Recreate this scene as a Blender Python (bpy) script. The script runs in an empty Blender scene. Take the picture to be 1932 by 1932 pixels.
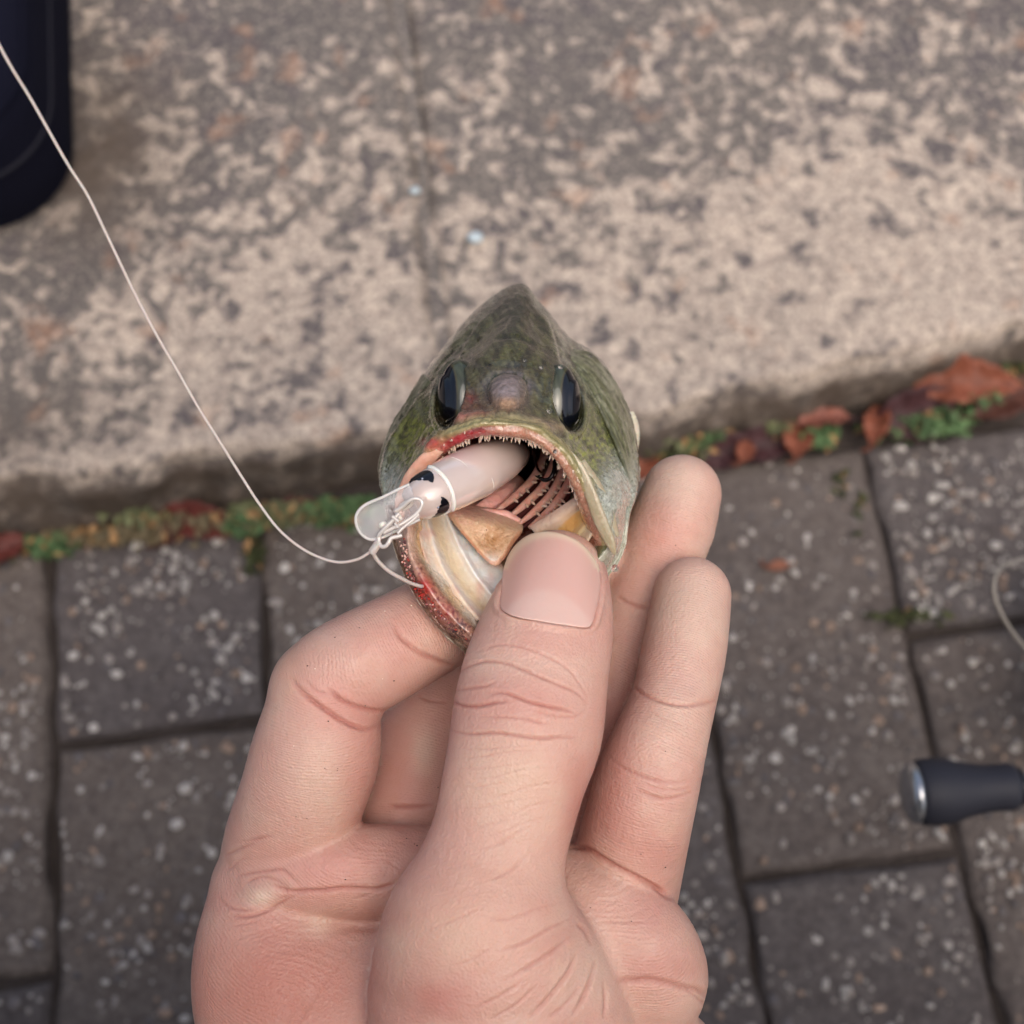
import bpy, math, random
import numpy as np
from mathutils import Vector, Matrix
from mathutils.bvhtree import BVHTree

random.seed(7); RNG = np.random.default_rng(7)
SC = bpy.context.scene
COL = SC.collection

# ------------------------------------------------------------------ camera, sky, sun, exposure
FPX = 966 / math.tan(math.radians(22.5))      # focal length in pixels of a 1932 px wide picture
CAM_H = 0.580                                 # metres above the paving
PITCH = math.radians(20)                      # off straight-down
cam = bpy.data.cameras.new('camera')
cam.sensor_width = 36.0; cam.angle = math.radians(45)
cam.clip_start = 0.01; cam.clip_end = 200
cam.dof.use_dof = True; cam.dof.focus_distance = 0.228; cam.dof.aperture_fstop = cam.lens / 2.7
camo = bpy.data.objects.new('camera', cam); COL.objects.link(camo)
camo.location = (0, 0, CAM_H); camo.rotation_euler = (PITCH, 0, 0)
SC.camera = camo

SUN_EL, SUN_AZ = math.radians(66), math.radians(150)     # azimuth measured from +Y towards +X
world = bpy.data.worlds.new('World'); SC.world = world; world.use_nodes = True
wn = world.node_tree.nodes; wl = world.node_tree.links
bg = wn['Background']
sky = wn.new('ShaderNodeTexSky'); sky.sky_type = 'NISHITA'; sky.sun_disc = False
sky.sun_elevation = SUN_EL; sky.sun_rotation = SUN_AZ
sky.air_density = 1.0; sky.dust_density = 7.0; sky.ozone_density = 0.6
wl.new(sky.outputs['Color'], bg.inputs['Color']); bg.inputs['Strength'].default_value = 0.15
sun = bpy.data.lights.new('sun', 'SUN'); sun.energy = 1.5; sun.angle = math.radians(60); sun.color = (1.0, 0.96, 0.91)
suno = bpy.data.objects.new('sun', sun); COL.objects.link(suno); suno.location = (0.5, 0.6, 3)
sd = Vector((math.sin(SUN_AZ) * math.cos(SUN_EL), math.cos(SUN_AZ) * math.cos(SUN_EL), math.sin(SUN_EL)))
suno.rotation_euler = (-sd).to_track_quat('-Z', 'Y').to_euler()
SC.view_settings.view_transform = 'Standard'; SC.view_settings.look = 'None'
SC.view_settings.gamma = 1; SC.view_settings.exposure = 0.15
SC.render.engine = 'CYCLES'
SC.cycles.use_denoising = True
SC.cycles.max_bounces = 10; SC.cycles.transmission_bounces = 8; SC.cycles.transparent_max_bounces = 12
SC.cycles.caustics_reflective = False; SC.cycles.caustics_refractive = False

# ------------------------------------------------------------------ coordinates
ct, st = math.cos(PITCH), math.sin(PITCH)
RC = np.array([[1, 0, 0], [0, ct, -st], [0, st, ct]])
def P(u, v, d):
    """pixel of a 1932 px picture and depth in mm -> point in the camera's axes, mm"""
    return np.array([(u - 966) * d / FPX, (966 - v) * d / FPX, -d], float)
def W(p):
    """camera axes (mm) -> world (m)"""
    return np.asarray(p, float) @ RC.T / 1000.0 + np.array([0, 0, CAM_H])
def PX(p):
    """camera axes (mm) -> pixel u, v and depth d"""
    d = -p[:, 2]
    return 966 + p[:, 0] / d * FPX, 966 - p[:, 1] / d * FPX, d
def G(u, v, z=0.0):
    """pixel -> world point on the level z (m)"""
    r = RC @ np.array([(u - 966) / FPX, (966 - v) / FPX, -1.0])
    k = (z - CAM_H) / r[2]
    return np.array([r[0] * k, r[1] * k, z])
def lin(r, g, b):
    c = np.array([r, g, b], float) / 255
    return np.where(c <= 0.04045, c / 12.92, ((c + 0.055) / 1.055) ** 2.4)
def noise3(p, scale, seed=0):
    """cheap smooth value noise, p (n,3) -> (n,) in -1..1"""
    q = np.asarray(p) * scale + 100.0
    i = np.floor(q).astype(np.int64); f = q - i; f = f * f * (3 - 2 * f)
    def h(a, b, c):
        n = (a * 374761393 + b * 668265263 + c * 2147483647 + seed * 974634777) & 0xFFFFFFFF
        n = ((n ^ (n >> 13)) * 1274126177) & 0xFFFFFFFF
        return ((n ^ (n >> 16)) & 0xFFFF) / 32767.5 - 1
    r = 0
    for a in (0, 1):
        for b in (0, 1):
            for c in (0, 1):
                w = (f[:, 0] if a else 1 - f[:, 0]) * (f[:, 1] if b else 1 - f[:, 1]) * (f[:, 2] if c else 1 - f[:, 2])
                r = r + w * h(i[:, 0] + a, i[:, 1] + b, i[:, 2] + c)
    return r
def catmull(pts, n, closed=False):
    """resample control points (k,m) to n points with a Catmull-Rom spline"""
    pts = np.asarray(pts, float); k = len(pts)
    t = np.linspace(0, k if closed else k - 1, n, endpoint=not closed)
    i = np.minimum(np.floor(t).astype(int), (k - 1) if closed else max(k - 2, 0)); f = (t - i)[:, None]
    if closed:
        a, b, c, d = pts[(i - 1) % k], pts[i % k], pts[(i + 1) % k], pts[(i + 2) % k]
    else:
        ext = np.vstack([2 * pts[0] - pts[1], pts, 2 * pts[-1] - pts[-2]])
        a, b, c, d = ext[i], ext[i + 1], ext[i + 2], ext[np.minimum(i + 3, k + 1)]
    return 0.5 * (2 * b + (c - a) * f + (2 * a - 5 * b + 4 * c - d) * f ** 2 + (3 * b - a - 3 * c + d) * f ** 3)

# ------------------------------------------------------------------ object helpers
def empty(name, loc, label=None, cat=None, group=None, kind=None):
    o = bpy.data.objects.new(name, None); COL.objects.link(o)
    o.location = loc; o.empty_display_size = 0.02
    tag(o, label, cat, group, kind); return o
def tag(o, label=None, cat=None, group=None, kind=None):
    if label: o['label'] = label
    if cat: o['category'] = cat
    if group: o['group'] = group
    if kind: o['kind'] = kind
    return o
def origin_of(par):
    w = np.zeros(3)
    while par is not None:
        w = w + np.array(par.location); par = par.parent
    return w
def mesh_from(name, verts, faces, mat=None, cols=None, smooth=True):
    me = bpy.data.meshes.new(name)
    me.from_pydata(np.asarray(verts).tolist(), [], faces if isinstance(faces, list) else faces.tolist())
    if smooth: me.polygons.foreach_set('use_smooth', np.ones(len(me.polygons), bool))
    if cols is not None:
        a = me.color_attributes.new('Col', 'FLOAT_COLOR', 'POINT')
        c = np.ones((len(verts), 4), np.float32); c[:, :3] = cols
        a.data.foreach_set('color', c.ravel())
    if mat: me.materials.append(mat)
    me.update(); return me
def put(name, verts, faces, mat, parent=None, cols=None, smooth=True, origin=None):
    """verts in WORLD metres; the object sits at its parent's origin (or at origin)"""
    verts = np.asarray(verts, float)
    if parent is not None: loc = np.zeros(3); base = origin_of(parent)
    else:
        loc = np.asarray(origin if origin is not None else
                         [verts[:, 0].mean(), verts[:, 1].mean(), verts[:, 2].min()], float); base = loc
    me = mesh_from(name, verts - base, faces, mat, cols, smooth)
    o = bpy.data.objects.new(name, me); COL.objects.link(o)
    o.location = loc; o.parent = parent
    return o
def grid_faces(n, m, close_n=False, close_m=False):
    f = []
    for i in range(n if close_n else n - 1):
        for j in range(m if close_m else m - 1):
            a, b = i, (i + 1) % n; c, d = j, (j + 1) % m
            f.append((a * m + c, b * m + c, b * m + d, a * m + d))
    return f
def sweep(path, radii, seg=12, flat=1.0, up=None, caps=True):
    """round (or flattened) tube along path (k,3)"""
    path = np.asarray(path, float); k = len(path); radii = np.broadcast_to(np.asarray(radii, float), (k,))
    T = np.gradient(path, axis=0); T /= np.linalg.norm(T, axis=1)[:, None] + 1e-12
    n = np.array(up if up is not None else [0.3, 0.5, 0.81], float)
    V = []
    for i in range(k):
        n = (np.array(up, float) if up is not None else n); n = n - T[i] * n.dot(T[i]); n /= np.linalg.norm(n) + 1e-12
        b = np.cross(T[i], n)
        for s in range(seg):
            a = 2 * math.pi * s / seg
            V.append(path[i] + radii[i] * (math.cos(a) * n * flat + math.sin(a) * b))
    F = grid_faces(k, seg, close_m=True)
    if caps:
        F.append(tuple(range(seg))); F.append(tuple((k - 1) * seg + s for s in reversed(range(seg))))
    return np.array(V), F
def merge(parts):
    V = []; F = []; o = 0
    for v, f in parts:
        V.append(np.asarray(v)); F += [tuple(int(i) + o for i in q) for q in f]; o += len(v)
    return np.vstack(V), F
def ico(sub=1):
    import bmesh
    bm = bmesh.new(); bmesh.ops.create_icosphere(bm, subdivisions=sub, radius=1)
    v = np.array([x.co[:] for x in bm.verts]); f = [tuple(x.index for x in q.verts) for q in bm.faces]; bm.free()
    return v, f

# ------------------------------------------------------------------ materials
def mat(name, color=(0.5, 0.5, 0.5), attr=False, rough=0.5, spec=0.5, bump=None, sss=0, sss_r=(1, .3, .15), sss_s=0.003,
        vary=None, coat=0, coat_r=0.1, metal=0, trans=0, ior=1.45, rough_vary=None, alpha=1):
    m = bpy.data.materials.new(name); m.use_nodes = True
    nt = m.node_tree; N = nt.nodes; L = nt.links; b = N['Principled BSDF']
    tc = N.new('ShaderNodeTexCoord')
    geo = N.new('ShaderNodeNewGeometry')
    if attr:
        a = N.new('ShaderNodeAttribute'); a.attribute_name = 'Col'; src = a.outputs['Color']
    else:
        r = N.new('ShaderNodeRGB'); r.outputs[0].default_value = (*color, 1); src = r.outputs[0]
    for (sc, amt, dark) in (vary or []):
        n = N.new('ShaderNodeTexNoise'); n.inputs['Scale'].default_value = sc; n.inputs['Detail'].default_value = 5
        L.new(geo.outputs['Position'], n.inputs['Vector'])
        mr = N.new('ShaderNodeMapRange'); mr.inputs['From Min'].default_value = .32; mr.inputs['From Max'].default_value = .68
        L.new(n.outputs['Fac'], mr.inputs['Value'])
        mx = N.new('ShaderNodeMix'); mx.data_type = 'RGBA'; mx.blend_type = 'MULTIPLY'
        sc2 = N.new('ShaderNodeMath'); sc2.operation = 'MULTIPLY'; sc2.inputs[1].default_value = amt
        L.new(mr.outputs['Result'], sc2.inputs[0]); L.new(sc2.outputs[0], mx.inputs['Factor'])
        L.new(src, mx.inputs['A']); mx.inputs['B'].default_value = (*dark, 1); src = mx.outputs['Result']
    L.new(src, b.inputs['Base Color'])
    b.inputs['Roughness'].default_value = rough; b.inputs['Specular IOR Level'].default_value = spec
    b.inputs['Metallic'].default_value = metal; b.inputs['IOR'].default_value = ior
    b.inputs['Transmission Weight'].default_value = trans; b.inputs['Alpha'].default_value = alpha
    if rough_vary:
        n = N.new('ShaderNodeTexNoise'); n.inputs['Scale'].default_value = rough_vary[0]; n.inputs['Detail'].default_value = 4
        L.new(geo.outputs['Position'], n.inputs['Vector'])
        mr = N.new('ShaderNodeMapRange'); mr.inputs['From Min'].default_value = .35; mr.inputs['From Max'].default_value = .65
        mr.inputs['To Min'].default_value = rough_vary[1]; mr.inputs['To Max'].default_value = rough_vary[2]
        L.new(n.outputs['Fac'], mr.inputs['Value']); L.new(mr.outputs['Result'], b.inputs['Roughness'])
    if sss:
        b.inputs['Subsurface Weight'].default_value = sss
        b.inputs['Subsurface Radius'].default_value = sss_r; b.inputs['Subsurface Scale'].default_value = sss_s
    if coat:
        b.inputs['Coat Weight'].default_value = coat; b.inputs['Coat Roughness'].default_value = coat_r
    prev = None
    for (kind, sc, dist, stren) in (bump or []):
        if kind == 'noise':
            n = N.new('ShaderNodeTexNoise'); n.inputs['Scale'].default_value = sc; n.inputs['Detail'].default_value = 6; out = n.outputs['Fac']
        elif kind == 'ridge':
            n = N.new('ShaderNodeAttribute'); n.attribute_name = 'Phase'
            s = N.new('ShaderNodeMath'); s.operation = 'SINE'; L.new(n.outputs['Fac'], s.inputs[0]); out = s.outputs[0]
        else:
            n = N.new('ShaderNodeTexVoronoi'); n.inputs['Scale'].default_value = sc; out = n.outputs['Distance']
        if kind != 'ridge': L.new(geo.outputs['Position'], n.inputs['Vector'])
        bp = N.new('ShaderNodeBump'); bp.inputs['Distance'].default_value = dist; bp.inputs['Strength'].default_value = stren
        L.new(out, bp.inputs['Height'])
        if prev: L.new(prev.outputs['Normal'], bp.inputs['Normal'])
        prev = bp
    if prev: L.new(prev.outputs['Normal'], b.inputs['Normal'])
    return m

# ------------------------------------------------------------------ the ground: paving, kerb, soil
TH = math.radians(7.5); E1 = np.array([math.cos(TH), math.sin(TH), 0]); E2 = np.array([-math.sin(TH), math.cos(TH), 0])
def AB(a, b, z=0.0):      # paving axes in metres -> world (a along the kerb, b away from the camera)
    a = np.asarray(a, float); b = np.asarray(b, float); z = np.broadcast_to(np.asarray(z, float), a.shape)
    return a[..., None] * E1 + b[..., None] * E2 + z[..., None] * np.array([0, 0, 1.0])
def toAB(p): return float(np.dot(p, E1)), float(np.dot(p, E2))

PAVE = 0.222              # where the pavers stop, just short of the kerb
def ground_material():
    m = mat('distant_paving', lin(92, 88, 88), rough=0.85, vary=[(9, .5, (.6, .6, .62)), (160, .5, (.6, .6, .62))])
    return m
gnd = put('ground', [(-40, -40, -0.055), (40, -40, -0.055), (40, 40, -0.055), (-40, 40, -0.055)], [(0, 1, 2, 3)], ground_material(), origin=(0, 0, -0.055))
tag(gnd, kind='structure')
m_soil = mat('damp_soil', lin(62, 54, 50), rough=0.9, bump=[('noise', 300, .004, .9)], vary=[(60, .7, (.5, .45, .42))])
# bedding sand / soil under and between the pavers
na, nb = 110, 60
A, B = np.meshgrid(np.linspace(-1.25, 1.25, na), np.linspace(-1.15, 0.262, nb), indexing='ij')
Z = -0.0055 + 0.0025 * noise3(np.stack([A.ravel(), B.ravel(), 0 * A.ravel()], 1), 60).reshape(A.shape) + 0.002 * np.exp(-((B - 0.236) / 0.016) ** 2)
bed = put('soil_bed', AB(A, B, Z).reshape(-1, 3), grid_faces(na, nb), m_soil, origin=(0, 0, -0.012)); tag(bed, kind='structure')

# pavers: each one an object, four shared meshes
m_pav = []
for i, c in enumerate([(119, 110, 104), (125, 115, 107), (112, 105, 102), (124, 111, 103)]):
    m_pav.append(mat('concrete_paver_%d' % i, lin(*c), rough=0.8, rough_vary=(40, .6, .95), spec=0.35,
                     vary=[(16, .5, (.7, .68, .7)), (130, .6, (.55, .53, .54)), (330, .75, (.5, .48, .5)), (900, .5, (.6, .58, .58))],
                     bump=[('noise', 420, .0016, .8), ('noise', 1500, .0006, .7)]))
def paver_mesh(nm, la, lb, seed, m):
    na, nb = 34, int(34 * lb / la)
    r = 0.0035
    def axis(l, n):
        t = np.linspace(-1, 1, n); return np.sign(t) * (1 - (1 - np.abs(t)) ** 1.25) * l / 2
    A, B = np.meshgrid(axis(la, na), axis(lb, nb), indexing='ij')
    da = la / 2 - np.abs(A); db = lb / 2 - np.abs(B); e = np.minimum(da, db)
    pts = np.stack([A.ravel(), B.ravel(), np.zeros(A.size)], 1)
    z = 0.0006 * noise3(pts, 260, seed) + 0.0009 * noise3(pts, 45, seed + 1)
    edge = np.clip(e.ravel() / (r * (1.2 + 0.7 * noise3(pts, 90, seed + 2))), 0, 1)
    z = z - r * (1 - np.sqrt(np.clip(1 - (1 - edge) ** 2, 0, 1)))
    wob = 0.0024 * noise3(pts, 55, seed + 3)
    x = A.ravel() + np.sign(A.ravel()) * wob * (da.ravel() < 1e-6); y = B.ravel() + np.sign(B.ravel()) * wob * (db.ravel() < 1e-6)
    top = np.stack([x, y, z], 1)
    V = [top]; F = grid_faces(na, nb)
    idx = np.arange(na * nb).reshape(na, nb)
    loop = list(idx[:, 0]) + list(idx[-1, 1:]) + list(idx[-2::-1, -1]) + list(idx[0, -2:0:-1])
    low = top[loop].copy(); low[:, 2] = -0.045; o = na * nb; n = len(loop)
    F += [(int(loop[(k + 1) % n]), int(loop[k]), o + k, o + (k + 1) % n) for k in range(n)]
    return mesh_from(nm, np.vstack([top, low]), F, m)
pav_full = [paver_mesh('paver', 0.0985, 0.1985, 10 + i * 7, m_pav[i]) for i in range(4)]
pav_half = [paver_mesh('paver_half', 0.0985, 0.0975, 50 + i * 7, m_pav[(i + 1) % 4]) for i in range(4)]
pavement = empty('pavement', (0, 0, 0), kind='structure')
PITCHA, A0 = 0.1024, -0.201
PAVERS = []
for k in range(-10, 14):
    a = A0 + (k + .5) * PITCHA
    b = PAVE; first_half = (k % 2 == 0); j = 0
    while b > -0.95:
        half = (j == 0 and first_half); l = 0.0995 if half else 0.2008
        me = random.choice(pav_half if half else pav_full)
        o = bpy.data.objects.new('paver', me); COL.objects.link(o); o.parent = pavement
        bc = b - l / 2
        p = AB(a + random.uniform(-.0008, .0008), bc, random.uniform(-.0022, .0008))
        o.location = p; o.rotation_euler = (random.uniform(-.008, .008), random.uniform(-.01, .01), TH + random.uniform(-.008, .008) + random.choice([0, math.pi]))
        PAVERS.append((a, bc, l, p[2]))
        b -= l + 0.002; j += 1
# exposed aggregate: pale chips sunk in the paver faces
m_chip = mat('aggregate_chips', attr=True, rough=0.55, spec=0.5, rough_vary=(300, .3, .8))
iv, ifc = ico(1)
V = []; F = []; Cc = []; o = 0
for (a, bc, l, z) in PAVERS:
    if not (-.36 < a < .40 and bc > -.22): continue
    dens = random.uniform(0.8, 1.25)
    n = int(l / 0.1 * 430 * dens)
    for _ in range(n):
        x = random.uniform(-.046, .046); y = random.uniform(-l / 2 + .004, l / 2 - .004)
        w = noise3(np.array([[a + x, bc + y, 0]]), 28, 5)[0]
        if random.random() > 0.62 + 0.5 * w: continue
        s = random.choice([.0008, .0010, .0010, .0013, .0013, .0016, .0020, .0026]) * random.uniform(.8, 1.15)
        an = random.uniform(0, 6.28); sx, sy, sz = s * random.uniform(.8, 1.4), s * random.uniform(.7, 1.1), s * random.uniform(.45, .7)
        v = iv * np.array([sx, sy, sz]) * (1 + .22 * RNG.standard_normal((len(iv), 1)) * .6)
        v = v @ np.array([[math.cos(an), math.sin(an), 0], [-math.sin(an), math.cos(an), 0], [0, 0, 1]])
        v = AB(a + x + v[:, 0], bc + y + v[:, 1], z + .0001 + v[:, 2])
        V.append(v); F += [(p + o, q + o, r + o) for p, q, r in ifc]; o += len(v)
        t = random.random()
        c = lin(168, 162, 156) if t < .26 else lin(142, 134, 128) if t < .55 else lin(182, 176, 168) if t < .60 else lin(142, 120, 104) if t < .74 else lin(92, 86, 86)
        Cc.append(np.tile(c * random.uniform(.75, 1.15), (len(v), 1)))
ag = put('aggregate', np.vstack(V), F, m_chip, parent=pavement, cols=np.vstack(Cc), smooth=False); tag(ag, kind='stuff')

# kerb of rough granite blocks
def granite():
    m = bpy.data.materials.new('weathered_granite'); m.use_nodes = True
    nt = m.node_tree; N = nt.nodes; L = nt.links; b = N['Principled BSDF']
    geo = N.new('ShaderNodeNewGeometry')
    def noise(sc, det=5, rough=.55, dist=0.0):
        n = N.new('ShaderNodeTexNoise'); n.inputs['Scale'].default_value = sc; n.inputs['Detail'].default_value = det
        n.inputs['Roughness'].default_value = rough; n.inputs['Distortion'].default_value = dist
        L.new(geo.outputs['Position'], n.inputs['Vector']); return n.outputs['Fac']
    def mrange(x, a, b_, c=0, d=1):
        r = N.new('ShaderNodeMapRange'); r.inputs['From Min'].default_value = a; r.inputs['From Max'].default_value = b_
        r.inputs['To Min'].default_value = c; r.inputs['To Max'].default_value = d; L.new(x, r.inputs['Value']); return r.outputs['Result']
    def mix(f, A, B, mode='MIX'):
        x = N.new('ShaderNodeMix'); x.data_type = 'RGBA'; x.blend_type = mode
        L.new(f, x.inputs['Factor'])
        for s, k in ((A, 'A'), (B, 'B')):
            if isinstance(s, tuple): x.inputs[k].default_value = (*s, 1)
            else: L.new(s, x.inputs[k])
        return x.outputs['Result']
    def math_(op, A, B):
        x = N.new('ShaderNodeMath'); x.operation = op
        for s, k in ((A, 0), (B, 1)):
            if isinstance(s, (int, float)): x.inputs[k].default_value = s
            else: L.new(s, x.inputs[k])
        return x.outputs[0]
    at = N.new('ShaderNodeAttribute'); at.attribute_name = 'Col'         # r: worn pale edge, g: stains, a darker patch, front face shade painted in
    sep = N.new('ShaderNodeSeparateColor'); L.new(at.outputs['Color'], sep.inputs[0])
    base = mix(mrange(noise(6, 3), .4, .62), tuple(lin(100, 94, 89)), tuple(lin(84, 80, 79)))
    pale = noise(92, 3.5, .55, .25)
    big = noise(9, 2)
    thr = math_('ADD', math_('ADD', pale, math_('ADD', math_('MULTIPLY', math_('SUBTRACT', big, .5), .5), math_('MULTIPLY', math_('SUBTRACT', noise(28, 3), .5), .35))), math_('SUBTRACT', math_('MULTIPLY', sep.outputs[0], .30), .05))
    c = mix(mrange(thr, .47, .56), base, mix(mrange(noise(110), .4, .65), tuple(lin(200, 184, 168)), tuple(lin(166, 151, 139))))
    darkn = noise(70, 4, .55, .2)
    dk = math_('SUBTRACT', math_('ADD', darkn, math_('MULTIPLY', math_('SUBTRACT', noise(5, 2), .5), .5)), math_('MULTIPLY', sep.outputs[0], .06))
    c = mix(mrange(dk, .52, .61), c, tuple(lin(78, 73, 76)))
    c = mix(mrange(noise(40, 2), .62, .72, 0, .5), c, tuple(lin(168, 122, 92)))
    fine = mix(mrange(noise(420, 3), .38, .62, 0, .7), c, tuple(lin(92, 86, 84)))
    c = mix(mrange(noise(330, 3), .5, .72, 0, .5), fine, tuple(lin(190, 176, 162)))
    stain_shade_f = math_('MULTIPLY', sep.outputs[1], mrange(noise(70, 5), .25, .6, .45, 1))
    c = mix(stain_shade_f, c, tuple(lin(78, 67, 58)))
    L.new(c, b.inputs['Base Color']); b.inputs['Roughness'].default_value = .75; b.inputs['Specular IOR Level'].default_value = .35
    bp = N.new('ShaderNodeBump'); bp.inputs['Distance'].default_value = .002; bp.inputs['Strength'].default_value = .8
    L.new(noise(260, 6), bp.inputs['Height']); L.new(bp.outputs['Normal'], b.inputs['Normal'])
    return m
m_gran = granite()
KH = 0.036
def edge_b(a):            # plan line of the block's worn front edge
    e = np.interp(a, [-.85, -.212, -.122, -.030, .03, .092, .130, .1725, .228, .291, .85], [.242, .2441, .2472, .2477, .243, .240, .2455, .251, .2612, .2647, .262]) + 0.0015 * noise3(np.stack([a, 0 * a, 0 * a], 1), 28, 3) + 0.0012 * noise3(np.stack([a, 0 * a, 0 * a], 1), 110, 4)
    return e
kerb = empty('kerb', (0, 0.25, 0), kind='structure')
def kerb_stone(a0, a1, seed):
    n = int((a1 - a0) / 0.0035)
    a = np.linspace(a0, a1, n)
    eb = edge_b(a)
    prof = []                                    # (offset behind the edge, z)
    for z in np.linspace(-0.05, KH - 0.006, 16): prof.append((-0.003 - 0.014 * ((KH - max(z, 0)) / KH) ** .7, z))
    for t in np.linspace(0, math.pi / 2, 8)[1:]: prof.append((-0.003 + 0.005 * (1 - math.cos(t)), KH - 0.006 + 0.006 * math.sin(t)))
    for s in np.linspace(0.0055, 0.50, 90): prof.append((s, KH))
    for z in np.linspace(KH - .01, -0.05, 4): prof.append((0.503, z))
    prof = np.array(prof); m = len(prof)
    Aa = np.repeat(a[:, None], m, 1); Bb = eb[:, None] + prof[None, :, 0]; Zz = np.repeat(prof[None, :, 1], n, 0)
    pts = np.stack([Aa.ravel(), Bb.ravel(), Zz.ravel()], 1)
    nz = 0.0010 * noise3(pts, 130, seed) + 0.0022 * noise3(pts, 40, seed + 1) + 0.003 * noise3(pts, 14, seed + 2)
    front = prof[:, 0] < 0.004
    Bb = Bb + np.where(front[None], -nz.reshape(n, m) * 1.3 - .002 * noise3(pts * np.array([1, .2, 1]), 70, seed + 5).reshape(n, m), 0)
    Zz = Zz + np.where(~front[None], nz.reshape(n, m), nz.reshape(n, m) * .5)
    # rounded ends of each block at the seam
    ed = np.minimum(a - a0, a1 - a)[:, None]
    Zz = Zz - 0.004 * np.clip(1 - ed / (.008 + .003 * noise3(pts, 60, 9).reshape(n, m)), 0, 1) ** 2
    wob = 0.002 * noise3(np.stack([0 * Bb.ravel(), Bb.ravel(), 0 * Bb.ravel()], 1), 45, 8).reshape(n, m)
    Aa = Aa + wob * (ed < .02)
    Vv = AB(Aa, Bb, Zz).reshape(-1, 3)
    F = grid_faces(n, m); F.append(tuple(range(m))); F.append(tuple((n - 1) * m + k for k in reversed(range(m))))
    worn = np.clip(1 - (Bb - eb[:, None]) / 0.17, 0, 1) * (Zz > KH - .006) * np.clip((Aa + .22) / .22, .15, 1) + 1.0 * np.exp(-((Bb - eb[:, None] - .003) / .005) ** 2) * (Zz > KH - .006)
    stain_shade = np.exp(-((Aa + 0.165) / .04) ** 2 - ((Bb - .425) / .06) ** 2) * 1.0 + .5 * np.exp(-((Aa + 0.22) / .06) ** 2 - ((Bb - .27) / .03) ** 2) + 1.2 * (Zz < KH - .004) * np.clip((KH - .003 - Zz) / .006, 0, 1) \
        + .7 * np.exp(-((ed) / .005) ** 2) + .6 * np.clip((Bb - .44) / .12, 0, 1) * (Aa > .18)  # darker patch by the bag; front face browned to deepen its shade
    cols = np.zeros((n * m, 3)); cols[:, 0] = np.clip(worn, 0, 1).ravel(); cols[:, 1] = np.clip(stain_shade, 0, 1).ravel()
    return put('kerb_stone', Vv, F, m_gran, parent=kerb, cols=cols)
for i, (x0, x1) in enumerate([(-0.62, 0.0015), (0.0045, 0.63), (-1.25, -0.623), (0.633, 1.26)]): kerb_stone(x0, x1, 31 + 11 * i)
Vm, Fm = [], []
aa = np.linspace(-0.001, 0.007, 4); bb = np.linspace(.24, .73, 60)
A, B = np.meshgrid(aa, bb, indexing='ij')
put('seam_mortar', AB(A, B, KH - .0025 + .0008 * noise3(np.stack([A.ravel(), B.ravel(), 0 * A.ravel()], 1), 150).reshape(A.shape)).reshape(-1, 3), grid_faces(4, 60), m_gran, parent=kerb)

# two wet glints: small pale pebbles on the block
m_peb = mat('pale_pebble', lin(176, 190, 196), rough=.25, spec=.6, vary=[(400, .4, (.7, .75, .78))])
for (u, v, s, lab) in [(897, 452, .0042, 'pale blue grey pebble lying on the granite block clear of the seam'), (783, 362, .0028, 'tiny pale pebble lying in the granite blocks\' seam')]:
    c = G(u, v, KH)
    vv = ico(2)[0] * np.array([s, s * .8, s * .6]) * (1 + .12 * noise3(ico(2)[0], 2.2, int(u))[:, None])
    tag(put('pebble', vv + c + np.array([0, 0, s * .45]), ico(2)[1], m_peb), lab, 'pebble')

# fallen leaves in the gutter between kerb and paving
def leaf(u, v, z, length, width, rz, tilt, curl, colr, label, roll=0.0):
    n, m = 22, 9
    t = np.linspace(0, 1, n); w = np.sin(math.pi * t ** .85) ** .8 * (1 - .25 * t)
    V = []; Cs = []
    for i in range(n):
        for j in range(m):
            s = (j / (m - 1) - .5) * 2
            ww = width / 2 * w[i] * (1 + .07 * math.sin(i * 2.1 + (s > 0)))
            x = (t[i] - .5) * length; y = s * ww
            zz = curl * length * (math.cos((t[i] - .5) * 2.4) - .6) + .55 * abs(s) ** 1.5 * ww * (1 + .4 * math.sin(i * .9)) + .0007 * math.sin(i * 1.7 + s * 4)
            zz += .0009 * math.cos(i * 2.2 + abs(s) * 3) * abs(s)
            V.append((x, y, zz)); Cs.append(colr * (1 - .22 * (abs(s) < .12)) * (.82 + .3 * random.random()))
    V = np.array(V); F = grid_faces(n, m)
    st_, sf = sweep(np.array([(-.5 * length, 0, curl * length * -.2), (-.62 * length, .002, -.001), (-.72 * length, .004, .001)]), .0006, 6)
    off = len(V); V = np.vstack([V, st_]); F = F + [tuple(i + off for i in q) for q in sf]
    Cs += [colr * .6] * len(st_)
    M = Matrix.Rotation(rz, 3, 'Z') @ Matrix.Rotation(tilt, 3, 'Y') @ Matrix.Rotation(roll, 3, 'X')
    V = V @ np.array(M).T
    c = G(u, v, z); V = V + c
    V[:, 2] += z - np.percentile(V[:, 2], 20)
    o = put('fallen_leaf', V, F, m_leaf, cols=np.array(Cs))
    md = o.modifiers.new('thick', 'SOLIDIFY'); md.thickness = .0004
    tag(o, label, 'leaf', 'dead leaves in the gutter under the kerb')
m_leaf = mat('dead_leaf', attr=True, rough=.55, spec=.4, vary=[(150, .6, (.5, .42, .4)), (500, .4, (.7, .6, .6))], bump=[('noise', 500, .001, .6)])
RED, OR, PL, BR = lin(104, 50, 42), lin(138, 80, 58), lin(74, 46, 49), lin(92, 58, 48)
leaf(385, 985, .004, .046, .020, -.18, .05, .10, RED, 'red brown dead leaf among the bright green weeds under the kerb', .25)
leaf(12, 1038, .003, .030, .017, .5, .1, .15, RED, 'red dead leaf wedged where the left paver joint meets the kerb')
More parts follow.
